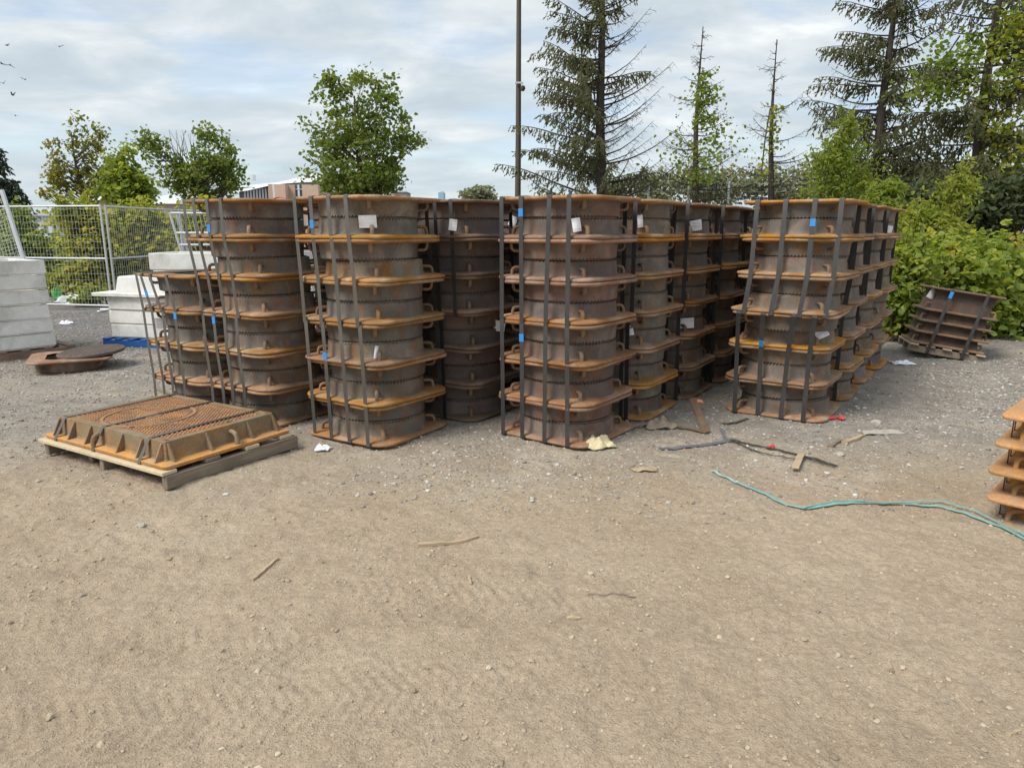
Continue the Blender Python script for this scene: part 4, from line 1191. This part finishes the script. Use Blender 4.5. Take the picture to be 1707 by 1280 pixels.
# --- far trees
far = [(800, 328, 24, 14, 70, 'small hazy tree far beyond the dark middle stack'), ]
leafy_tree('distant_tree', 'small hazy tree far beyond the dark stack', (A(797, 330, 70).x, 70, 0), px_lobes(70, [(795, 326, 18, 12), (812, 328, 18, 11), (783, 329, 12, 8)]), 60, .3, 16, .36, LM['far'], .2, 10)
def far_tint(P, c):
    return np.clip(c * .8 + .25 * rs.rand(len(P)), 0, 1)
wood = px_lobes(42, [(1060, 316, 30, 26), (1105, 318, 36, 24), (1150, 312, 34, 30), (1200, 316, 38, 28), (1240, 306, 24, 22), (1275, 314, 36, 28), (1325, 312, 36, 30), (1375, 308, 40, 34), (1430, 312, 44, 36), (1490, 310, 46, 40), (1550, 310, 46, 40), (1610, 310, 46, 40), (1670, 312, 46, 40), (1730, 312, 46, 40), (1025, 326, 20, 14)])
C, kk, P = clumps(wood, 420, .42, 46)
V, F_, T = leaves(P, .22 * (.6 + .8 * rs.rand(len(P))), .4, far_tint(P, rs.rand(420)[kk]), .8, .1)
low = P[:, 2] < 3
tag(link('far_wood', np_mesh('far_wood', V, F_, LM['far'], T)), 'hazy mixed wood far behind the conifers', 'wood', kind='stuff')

# --- conifers
def tubes_np(segs):
    """segs: list of (p0, p1, r0, r1) -> three-sided tapered twigs as one array mesh"""
    p0 = np.array([s_[0] for s_ in segs], float); p1 = np.array([s_[1] for s_ in segs], float)
    r0 = np.array([s_[2] for s_ in segs]); r1 = np.array([s_[3] for s_ in segs])
    d = p1 - p0; d /= np.linalg.norm(d, axis=1)[:, None] + 1e-9
    a = np.where(np.abs(d[:, 2:]) < .9, np.array([[0, 0, 1.]]), np.array([[1., 0, 0]]))
    u = np.cross(d, a); u /= np.linalg.norm(u, axis=1)[:, None]; w_ = np.cross(d, u)
    V = []
    for k in range(3):
        an = 2 * math.pi * k / 3
        o_ = u * math.cos(an) + w_ * math.sin(an)
        V.append(p0 + o_ * r0[:, None]); V.append(p1 + o_ * r1[:, None])
    V = np.stack(V, 1)
    F_ = np.array([(0, 2, 3, 1), (2, 4, 5, 3), (4, 0, 1, 5)])[None] + (np.arange(len(segs)) * 6)[:, None, None]
    return V.reshape(-1, 3), F_.reshape(-1, 4)
def conifer(name, label, base, top, r0, Rbase, live, z_start=.06, whorl=.27, per=5, slope=.35, needle=.10, droop=.3, mat='spruce', hang=.28, cat='conifer tree', rpow=.75, twig=1.0, Rtop=.04, dens=1.0, zmax=99., group=None, lenf=None):
    """live(az, zf) -> chance that a branch carries needles (az measured from +X)"""
    e = empty(name, base, 0, label, cat, group)
    base = Vector(base); top = Vector(top) - base
    H_ = top.z
    bend = Vector((top.x, top.y, 0))
    tr = lambda z: Vector((bend.x * z / H_ + .04 * math.sin(z * 1.1), bend.y * z / H_, z))
    MB().tube([tr(z) for z in np.linspace(-.05, H_, 14)], [max(.012, r0 * (1 - z / H_) ** .85) for z in np.linspace(0, H_, 14)], 9).build('trunk', M['bark_dark'], e)
    segs = []; LP, LD, LL, LT = [], [], [], []
    z = H_ * z_start
    while z < min(H_ * .985, zmax):
        zf = z / H_
        for k in range(per):
            az_ = rs.rand() * 6.283
            zb = z + rs.uniform(-.12, .12)
            L = (Rtop + Rbase * (1 - zf) ** rpow) * rs.uniform(.55, 1.08) * (lenf(az_) if lenf else 1)
            d = Vector((math.cos(az_), math.sin(az_), 0))
            alive = rs.rand() < live(az_, zf)
            sl = slope * rs.uniform(.5, 1.4)
            n_ = max(5, int(L / .16))
            pts = []
            for i in range(n_ + 1):
                t = i / n_
                zo = L * (sl * t + (.18 * t * t if not alive else -droop * max(0, t - .55) ** 2 * 2) - .06 * math.sin(t * 3.1))
                pts.append(tr(zb) + d * L * t + Vector((rs.uniform(-.012, .012), rs.uniform(-.012, .012), zo)))
            br = .010 + .011 * L
            for i in range(n_):
                segs.append((pts[i], pts[i + 1], br * (1 - .85 * i / n_), br * (1 - .85 * (i + 1) / n_)))
            side = Vector((-d.y, d.x, 0))
            m_ = int(L / (.052 if alive else .075) * twig)
            for i in range(m_):
                t = .12 + .88 * (i + rs.rand()) / max(m_, 1)
                q = pts[min(int(t * n_), n_ - 1)].lerp(pts[min(int(t * n_), n_ - 1) + 1], t * n_ - int(t * n_)) if t < 1 else pts[-1]
                sg = 1 if rs.rand() < .5 else -1
                if alive:
                    ln = hang * rs.uniform(.45, 1.25) * (1.15 - .55 * t) * (.55 + .45 * min(1, L))
                    dd = (side * sg * rs.uniform(.2, 1.0) + d * rs.uniform(.1, .7) + Vector((0, 0, -rs.uniform(.35, 1.5)))).normalized()
                    segs.append((q, q + dd * ln * .8, .004, .002))
                    kn = max(2, int(ln / .047 * dens))
                    for j in range(kn):
                        f = (j + rs.rand() * .6) / kn
                        LP.append(q + dd * ln * f); LD.append(dd * 1.4 + Vector(rs.randn(3) * .45)); LL.append(needle * rs.uniform(.7, 1.3)); LT.append(rs.rand() * .75 + .25 * (t > .8) * rs.rand())
                else:
                    ln = .26 * rs.uniform(.3, 1.3) * (1.1 - .5 * t) * min(1.2, .4 + L * .4)
                    dd = (side * sg * rs.uniform(.3, 1) + d * rs.uniform(.3, .9) + Vector((0, 0, rs.uniform(-.9, .25)))).normalized()
                    e1 = q + dd * ln
                    segs.append((q, e1, .0052, .0024))
                    for _ in range(2):
                        f = rs.uniform(.3, .9); q2 = q.lerp(e1, f)
                        segs.append((q2, q2 + (dd + Vector(rs.randn(3) * .6) + Vector((0, 0, -.35))).normalized() * ln * .5, .0032, .0016))
        z += whorl * rs.uniform(.7, 1.3) * (1.15 - .5 * zf)
    V, F_ = tubes_np(segs)
    link('branches', np_mesh('branches', V, F_, M['bark_dark']), e)
    if LP:
        P = np.array(LP); D = np.array(LD); D /= np.linalg.norm(D, axis=1)[:, None]
        n = len(P); s_ = np.array(LL)
        U = np.cross(D, rs.randn(n, 3)); U /= np.linalg.norm(U, axis=1)[:, None]; W_ = np.cross(D, U)
        quads = []
        for a in (U, W_):
            quads.append(np.stack([P - a * (s_ * .07)[:, None], P + D * (s_ * .45)[:, None] - a * (s_ * .19)[:, None], P + D * s_[:, None], P + D * (s_ * .45)[:, None] + a * (s_ * .19)[:, None]], 1))
        V = np.concatenate(quads).reshape(-1, 3)
        link('foliage', np_mesh('foliage', V, np.arange(len(V)).reshape(-1, 4), LM[mat], np.tile(np.array(LT), 2)), e)
    return e
def side(az_):      # -1 left .. +1 right
    return math.cos(az_)
b0 = A(1008, 320, 20)
conifer('spruce_tree', 'tall spruce with green left side and bare right side beside the pole', (b0.x, 20, 0), (A(1000, 0, 20).x - .05, 20, 10.0), .20, 3.7, lambda a, zf: (.97 if side(a) < .15 else (.12 if zf < .62 else .35)) if zf > .2 else .85, slope=.34, per=6, whorl=.33, needle=.10, hang=.36, lenf=lambda a: 1.0 if math.cos(a) < .1 else .78)
b0 = A(1160, 330, 19); t0 = A(1170, 45, 19)
conifer('sick_spruce_tree', 'thin half-dead spruce with a vine up its trunk right of the big spruce', (b0.x, 19, 0), (t0.x, 19, t0.z), .135, 2.3, lambda a, zf: .40 if zf < .42 else .0, slope=.10, per=4, whorl=.33, needle=.09, rpow=.85)
b0 = A(1290, 335, 19); t0 = A(1294, 66, 19)
conifer('dead_spruce_tree', 'slender dead spruce with bare branches between the vine spruce and right spruces', (b0.x, 19, 0), (t0.x, 19, t0.z), .125, 2.2, lambda a, zf: .16 if zf < .30 else 0, slope=.14, per=3, whorl=.34, rpow=.85)
b0 = A(1458, 330, 18); t0 = A(1482, 0, 18)
conifer('spruce_tree', 'dark green spruce leaning slightly right of the dead spruce', (b0.x, 18, 0), (t0.x + .12, 18, 9.3), .16, 3.0, lambda a, zf: .85, slope=.30, per=5, whorl=.31, needle=.10, hang=.36)
b0 = A(1622, 330, 16); t0 = A(1655, 0, 16)
conifer('spruce_tree', 'rightmost tall spruce with yellow vine on its trunk', (b0.x, 16, 0), (t0.x + .1, 16, 9.2), .16, 2.8, lambda a, zf: .82, slope=.20, per=5, whorl=.34, needle=.10, hang=.34)
conifer('spruce_tree', 'dark spruce cut off by the right edge behind the hedge', (A(1745, 330, 19).x, 19, 0), (A(1750, 0, 19).x, 19, 9.5), .18, 2.8, lambda a, zf: .92, slope=.15, per=5, whorl=.3, needle=.11, hang=.34)
conifer('dark_conifer_tree', 'dense dark conifer cut off by the left edge of the photo', (A(-14, 330, 30).x, 30, 0), (A(-8, 238, 30).x, 30, A(0, 232, 30).z), .2, 2.0, lambda a, zf: 1.0, slope=.05, per=8, whorl=.2, needle=.2, mat='dark', hang=.5, rpow=.9, twig=.6, dens=.6)
# vines climbing the trunks
def climbing(name, label, pts, n, spread, size, mat, tintf=None):
    P = []
    for _ in range(n):
        i = rs.randint(len(pts) - 1); t = rs.rand()
        a, b_ = pts[i], pts[i + 1]
        s_ = a[3] + (b_[3] - a[3]) * t
        c = A(a[0] + (b_[0] - a[0]) * t, a[1] + (b_[1] - a[1]) * t, a[2])
        k = a[2] / FPX
        P.append((c.x + rs.randn() * s_ * k, c.y - .25 - abs(rs.randn()) * s_ * k * 1.2, c.z + rs.randn() * .1))
    P = np.array(P)
    cl = vnoise(P[:, 0] * 3.1 + P[:, 1], P[:, 2] * 3.1, 77) > -.12
    P = P[cl]
    V, F_, T = leaves(P, size * (.6 + .8 * rs.rand(len(P))), .4, rs.rand(len(P)) ** 1.5 * .7, .8, .4)
    e = empty(name, (0, 0, 0), 0, label, 'vine')
    e.location = tuple(P[P[:, 2].argmin()])
    b = np.array(e.location)
    link('leaves', np_mesh('leaves', V - b, F_, LM[mat], T), e)
    st = [Vector(A(p_[0], p_[1], p_[2] - .22)) - Vector(b) for p_ in pts]
    MB().tube(st, .018, 5).build('stem', M['bark'], e)
    return e
climbing('climbing_vine', 'yellow-green vine climbing the rightmost spruce trunk', [(1630, 330, 16, 26), (1640, 250, 16, 24), (1648, 170, 16, 22), (1655, 90, 16, 18), (1672, 30, 16, 16)], 1500, 0, .10, 'yellow')
climbing('climbing_vine', 'green vine clinging to the thin half-dead spruce', [(1160, 310, 19, 30), (1160, 245, 19, 28), (1165, 190, 19, 14), (1172, 130, 19, 8)], 1500, 0, .085, 'bright')
climbing('climbing_vine', 'loose vine sprigs on the left of the dead spruce', [(1268, 300, 19, 12), (1275, 235, 19, 10), (1284, 180, 19, 5)], 300, 0, .085, 'yellow')
climbing('climbing_vine', 'bright leafy vine between the two right spruces', [(1530, 180, 16.5, 30), (1560, 120, 16.5, 26), (1600, 60, 16.5, 22)], 1100, 0, .10, 'bright')

# --- shrubs and hedge
def shrub(name, label, Y, rows, n_cl, spread, per, size, mat, group=None, cat='shrub', tintf=None, depth=.8, down=.3, aspect=.8, stems=14, up=.6, shoots=0):
    lob = px_lobes(Y, rows, depth)
    cx = sum(l[0] for l in lob) / len(lob)
    e = empty(name, (cx, Y, 0), 0, label, cat, group)
    C, kk, P = clumps(lob, n_cl, spread, per, .45)
    ct = rs.rand(n_cl)
    shoot_lines = []
    if shoots:
        order = np.argsort(-C[:, 2] + .35 * rs.randn(n_cl))[:shoots]
        for i in order:
            tipv = np.array([rs.randn() * .12, rs.randn() * .1 - .05, rs.uniform(.18, .55)])
            m_ = rs.randint(10, 20); tt = rs.rand(m_)[:, None]
            P = np.concatenate([P, C[i] + tipv * tt + rs.randn(m_, 3) * .03 * (1.3 - tt)]); kk = np.concatenate([kk, np.full(m_, i)])
            shoot_lines.append((C[i], C[i] + tipv))
    P[:, 2] = np.abs(P[:, 2]) + .02
    tint = np.clip(.45 * ct[kk] + .55 * rs.rand(len(P)), 0, 1) if tintf is None else tintf(P, ct[kk])
    V, F_, T = leaves(P, size * (.6 + .8 * rs.rand(len(P))), up, tint, aspect, down)
    b = np.array((cx, Y, 0))
    link('leaves', np_mesh('leaves', V - b, F_, LM[mat], T), e)
    mb = MB()
    for i in rs.choice(n_cl, min(stems, n_cl), replace=False):
        c = Vector(C[i] - b); g = Vector((c.x * .8 + rs.uniform(-.2, .2), c.y * .6, 0))
        mb.tube([g, g.lerp(c, .5) + Vector((rs.uniform(-.08, .08), rs.uniform(-.08, .08), .05)), c], [.016, .011, .005], 5)
    for a_, b2 in shoot_lines:
        mb.tube([Vector(a_ - b), Vector(b2 - b)], [.007, .003], 4)
    mb.build('stems', M['bark'], e)
    return e
SG = 'shrubs along the left fence'
shrub('fence_shrub', 'dark green shrub behind the left end of the fence', 18.2, [(70, 430, 60, 45), (40, 400, 40, 35), (100, 460, 50, 30), (20, 360, 30, 26)], 150, .14, 24, .11, 'bright', SG, tintf=lambda P, c: np.clip(.45 * c + .3 * rs.rand(len(P)), 0, 1))
shrub('fence_shrub', 'yellow-green vine thicket left of the leaning fence post', 17.4, [(135, 400, 44, 48), (150, 450, 48, 40), (120, 360, 34, 20), (165, 485, 30, 18), (95, 480, 40, 22)], 190, .14, 26, .12, 'yellow', SG, tintf=lambda P, c: np.clip(.08 + .5 * c ** 1.3 + .28 * rs.rand(len(P)), 0, 1), shoots=24)
shrub('fence_shrub', 'yellow-green bush right of the leaning fence post', 18, [(215, 400, 44, 50), (250, 420, 40, 50), (200, 450, 40, 40), (285, 400, 34, 44), (240, 365, 40, 22)], 210, .15, 26, .12, 'yellow', SG, tintf=lambda P, c: np.clip(.08 + .45 * c ** 1.3 + .3 * rs.rand(len(P)), 0, 1), shoots=24)
shrub('fence_shrub', 'leafy bush behind the tube barricade', 18.6, [(320, 380, 30, 46), (350, 372, 26, 40)], 90, .14, 24, .12, 'yellow', SG, tintf=lambda P, c: np.clip(.4 * c + .3 * rs.rand(len(P)), 0, 1))
shrub('weed_clump', 'low bright weeds at the foot of the fence post', 15.0, [(160, 492, 20, 12), (140, 500, 14, 8)], 26, .07, 18, .09, 'bright', None, 'weeds')
hedge_t = lambda P, c: np.clip(.10 + .55 * c ** 1.2 + .4 * rs.rand(len(P)) + .08 * (P[:, 2] - 1.0), 0, 1)  # higher leaves tinted lighter and yellower, painting in the light they catch
HG = 'shrubs on the right behind the stacks'
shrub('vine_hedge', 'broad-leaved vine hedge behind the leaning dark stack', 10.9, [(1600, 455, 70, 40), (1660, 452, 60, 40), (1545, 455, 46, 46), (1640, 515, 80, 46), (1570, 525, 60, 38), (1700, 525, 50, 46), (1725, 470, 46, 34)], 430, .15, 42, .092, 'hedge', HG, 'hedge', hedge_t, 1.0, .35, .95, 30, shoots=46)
shrub('vine_hedge', 'dark leafy bush at the far end of the right row', 10.2, [(1500, 480, 28, 50), (1515, 520, 26, 46), (1512, 440, 24, 30)], 130, .12, 34, .085, 'hedge', HG, 'bush', lambda P, c: np.clip(.1 + .5 * c + .35 * rs.rand(len(P)), 0, 1), 1.0, .4, .9, shoots=20)
shrub('leafy_shrub', 'tall pale green feathery shrub rising above the hedge', 11.8, [(1545, 375, 40, 36), (1570, 390, 40, 30), (1520, 400, 26, 26), (1595, 330, 16, 36), (1600, 310, 14, 20)], 170, .11, 26, .085, 'bright', HG, 'shrub', lambda P, c: np.clip(.35 + .4 * c + .35 * rs.rand(len(P)), 0, 1), .9, .6, .4, shoots=30)
shrub('leafy_shrub', 'light green sapling in front of the dark green spruce', 15, [(1400, 250, 26, 36), (1385, 290, 36, 34), (1425, 315, 40, 28), (1375, 320, 30, 20), (1412, 222, 10, 18), (1372, 262, 16, 16), (1440, 285, 18, 18)], 105, .15, 24, .10, 'bright', HG, 'sapling', lambda P, c: np.clip(.1 + .4 * c + .45 * rs.rand(len(P)), 0, 1), .9, .7, .4, shoots=30)
shrub('leafy_shrub', 'small bright shrub peeping over the right row of stacks', 13, [(1478, 325, 18, 20), (1465, 345, 20, 14)], 50, .1, 24, .10, 'bright', HG, 'shrub', None, .9, .5, .5)
shrub('leafy_shrub', 'dark undergrowth beneath the rightmost spruces', 14, [(1560, 350, 46, 36), (1620, 360, 50, 36), (1680, 352, 50, 38), (1715, 335, 40, 34)], 190, .2, 26, .12, 'under', HG, 'undergrowth', None, 1.0, .4, .8)

# ------------------------------------------------------------------ pole, buildings, birds
pb_ = A(865, 330, 21)
e = empty('light_pole', (pb_.x, 21, 0), 0, 'tall slim brown pole rising past the top edge left of the spruce', 'pole')
MB().tube([(-.05, 0, 0), (-.02, 0, 4), (0, 0, 12)], [.10, .08, .05], 12).build('shaft', M['pole'], e)
MB().box((.0, -.12, A(865, 140, 21).z), (.22, .05, .05), None, .005).build('bracket', M['galv'], e)
MB().loft([[(.10 + a * math.cos(t), -.14 + a * math.sin(t), z + A(865, 148, 21).z) for t in np.linspace(0, 6.283, 12, endpoint=False)] for a, z in ((.02, .06), (.06, .03), (.07, -.03), (.04, -.09))], cap0=True, cap1=True).build('camera_dome', M['black_iron'], e)
M['roof'] = plain('pale_metal_roof', (.62, .66, .68), .6, 0, .08, .05, 0)
M['brick'] = plain('tan_brick', (.56, .40, .30), .85, 0, .1, .5, 0)
M['brick2'] = plain('brown_brick', (.46, .33, .25), .85, 0, .1, .5, 0)
M['glass'] = plain('blue_glass', (.09, .13, .19), .25, 0, .2, .3, 0)
M['frame_w'] = plain('white_mullion', (.62, .64, .66), .6, 0, .05, 1, 0)
YB = 150
def bp(u, v, dy=0.0):
    return A(u, v, YB + dy)
e = empty('school_building', (bp(450, 335).x, YB, 0), 0, 'large distant building with pale curved roof and tan brick block', 'building')
o3 = Vector((bp(450, 335).x, YB, 0))
def bbox(u0, u1, v0, v1, dy, depth, mat, name):
    a = bp(u0, v1, dy) - o3; b_ = bp(u1, v0, dy) - o3
    z0 = 0 if v1 > 334 else a.z
    return MB().box(((a.x + b_.x) / 2, dy + depth / 2, (z0 + b_.z) / 2), (abs(b_.x - a.x), depth, b_.z - z0)).build(name, mat, e)
prof = [bp(u, v) - o3 for u, v in ((380, 309), (412, 306), (452, 302), (478, 296), (505, 289), (540, 284))]
rings = []
lowp = [bp(u, v) - o3 for u, v in ((380, 322), (412, 318), (452, 309), (478, 306), (505, 304), (540, 303))]
mb = MB()
for i in range(len(prof) - 1):
    a, b_, c, d = prof[i], prof[i + 1], lowp[i + 1], lowp[i]
    mb.add([a + Vector((0, 30, 0)), b_ + Vector((0, 30, 0)), Vector((b_.x, 4, b_.z)), Vector((a.x, 4, a.z)), Vector((c.x, 0, c.z)), Vector((d.x, 0, d.z))], [(0, 1, 2, 3), (3, 2, 4, 5)])
mb.build('roof', M['roof'], e)
bbox(400, 452, 312, 340, 2, 20, M['glass'], 'curtain_wall')
for i in range(9):
    u = 408 + i * 5
    bbox(u, u + .8, 314, 340, 1.6, .3, M['frame_w'], 'mullion')
bbox(449, 458, 307, 340, -1, 12, M['brick2'], 'brick_pier')
bbox(456, 459, 307, 340, -3, 1.5, M['frame_w'], 'white_pipe')
bbox(459, 475, 307.5, 340, -6, 14, M['brick'], 'brick_block')
bbox(475, 491, 308, 340, -4, 12, M['brick2'], 'brick_block')
wn = bbox(491, 505, 308, 340, -3.5, 10, M['glass'], 'window')
bbox(497.5, 498.6, 308, 340, -3.8, .25, M['frame_w'], 'mullion')
bbox(491, 505, 315, 316.2, -3.85, .2, M['frame_w'], 'mullion')
bbox(505, 530, 308, 340, -4, 12, M['brick'], 'brick_block')
bbox(417, 421, 291, 300, 12, 2, M['frame_w'], 'roof_vent')
def house(label, u0, u1, vt, ve, Y, mat, roofm):
    a, b_ = A(u0, ve, Y), A(u1, ve, Y); t_ = A(u0, vt, Y)
    e = empty('distant_house', ((a.x + b_.x) / 2, Y, 0), 0, label, 'house', 'far houses on the left')
    w_ = b_.x - a.x
    MB().box((0, 4, a.z / 2), (w_, 8, a.z)).build('wall', mat, e)
    MB().add([(-w_ / 2 - .4, -.4, a.z), (w_ / 2 + .4, -.4, a.z), (w_ / 2 + .4, 8.4, a.z), (-w_ / 2 - .4, 8.4, a.z), (-w_ / 2 + .6, 4, t_.z), (w_ / 2 - .6, 4, t_.z)], [(0, 1, 5, 4), (2, 3, 4, 5), (1, 2, 5), (3, 0, 4), (3, 2, 1, 0)]).build('roof', roofm, e)
    for k in (-.25, .2):
        MB().box((k * w_, -.03, a.z * .55), (w_ * .16, .1, a.z * .3)).build('window', M['glass'], e)
M['roof2'] = plain('grey_shingle', (.30, .29, .28), .9, 0, .1, 1, 0)
house('far house with a grey roof seen between conifer and reddish maple', 48, 84, 350, 360, 85, M['frame_w'], M['roof2'])
house('far red-brick house behind the bright young tree', 150, 190, 318, 334, 80, M['brick2'], M['roof'])
house('far pale house between the young tree and dark maple', 240, 292, 322, 340, 80, M['brick2'], M['roof'])
M['haze_blue'] = plain('haze_tinted_cladding', (.30, .45, .58), .6, 0, .05, .1, 0)  # aerial haze put into the tower's colour
e = empty('distant_tower', (A(735, 330, 600).x, 600, 0), 0, 'tiny pale blue tower block on the skyline', 'building')
ztw = A(735, 320.5, 600).z
MB().box((0, 8, ztw / 2), (4.6, 14, ztw), None, .1).build('block', M['haze_blue'], e)
MB().box((.6, 8, ztw + .4), (2, 6, .8)).build('roof_plant', M['haze_blue'], e)
e = empty('distant_shed', (A(668, 330, 200).x, 200, 0), 0, 'dark far roof beside the full green maple', 'building')
zs_ = A(668, 321, 200).z
MB().box((0, 4, zs_ / 2), (3.2, 8, zs_)).build('wall', M['roof2'], e)
MB().add([(-1.9, -.3, zs_), (1.9, -.3, zs_), (1.9, 8.3, zs_), (-1.9, 8.3, zs_), (-1, 4, zs_ + .6), (1, 4, zs_ + .6)], [(0, 1, 5, 4), (2, 3, 4, 5), (1, 2, 5), (3, 0, 4)]).build('roof', M['glass'], e)

# dark guard rail and chain-link behind the hedge
e = empty('board_fence', (A(1680, 405, 13).x, 13, 0), R(-4), 'weathered dark grey board fence behind the vine hedge', 'fence')
for k in range(4):
    MB().box((.2, .0, .35 + .27 * k), (2.6, .03, .25), None, .006).build('board', M['wood_grey'], e)
for x in (-.9, .4, 1.4):
    MB().box((x, .06, .68), (.09, .09, 1.36), None, .006).build('post', M['wood_grey'], e)
e = empty('chain_link_fence', (A(1080, 345, 22).x, 22, 0), 0, 'thin chain-link fence with posts behind the middle row', 'fence')
x1 = A(1480, 345, 22).x - A(1080, 345, 22).x
for i in range(7):
    MB().tube([(x1 * i / 6, 0, 0), (x1 * i / 6, 0, 3.0)], .03, 6).build('post', M['galv'], e)
wm = MB()
for k in range(12):
    wm.tube([(0, 0, .3 + .24 * k), (x1, 0, .3 + .24 * k)], .003, 4, False)
wm.build('wires', M['wire'], e, 0)

# birds
def bird_mesh(flap, bank):
    mb = MB()
    body = [(-.09, .0, .012), (-.06, .016, .01), (-.02, .03, .0), (.03, .032, 0), (.07, .024, .006), (.095, .018, .012), (.115, .005, .010)]
    mb.tube([(x, 0, z) for x, r_, z in body], [max(r_, .003) for x, r_, z in body], 8)
    mb.add([(-.07, .006, .012), (-.15, .035, .014), (-.155, 0, .015), (-.15, -.035, .014), (-.07, -.006, .012)], [(0, 1, 2), (0, 2, 4), (2, 3, 4)])
    for s_ in (-1, 1):
        v = [(.05, s_ * .02, .012), (-.035, s_ * .02, .012), (-.03, s_ * .10, .012 + flap * .06), (.055, s_ * .10, .014 + flap * .06), (-.05, s_ * .19, .012 + flap * .15), (.015, s_ * .20, .014 + flap * .15), (-.07, s_ * .25, flap * .19)]
        n_ = len(v)
        mb.add(v + [(x, y, z - .006) for x, y, z in v], [(0, 1, 2, 3), (3, 2, 4, 5), (5, 4, 6), (10, 9, 8, 7), (12, 11, 9, 10), (13, 11, 12)])
    return mb
birds = [(99, 78, .6, 'upper right bird of the flock, apart from the rest', 'bird'), (12, 76, .2, 'topmost bird at the left edge of the sky', 'bird'), (4, 107, .1, 'bird half way down the left edge beside the reddish bird', 'bird'), (17, 109, -.5, 'reddish bird diving near the left edge', 'bird_red'), (42, 133, .5, 'bird right of the pair in the lower flock', 'bird'), (6, 139, .7, 'bird with raised wings below the reddish bird', 'bird'), (22, 159, .9, 'bird with high wings second from the bottom', 'bird'), (26, 193, .1, 'lowest bird of the flock above the conifer', 'bird')]
for u, v, fl_, lab, mt in birds:
    o = bird_mesh(fl_, 0).build('flying_bird', M[mt])
    p = A(u, v, 36 + rnd.uniform(-2, 2))
    o.location = p; o.rotation_euler = (R(rnd.uniform(-25, 25)), R(rnd.uniform(-20, 10)), R(rnd.uniform(120, 200)))
    o.scale = (.85,) * 3
    tag(o, lab, 'bird', 'birds flying in the upper left sky')
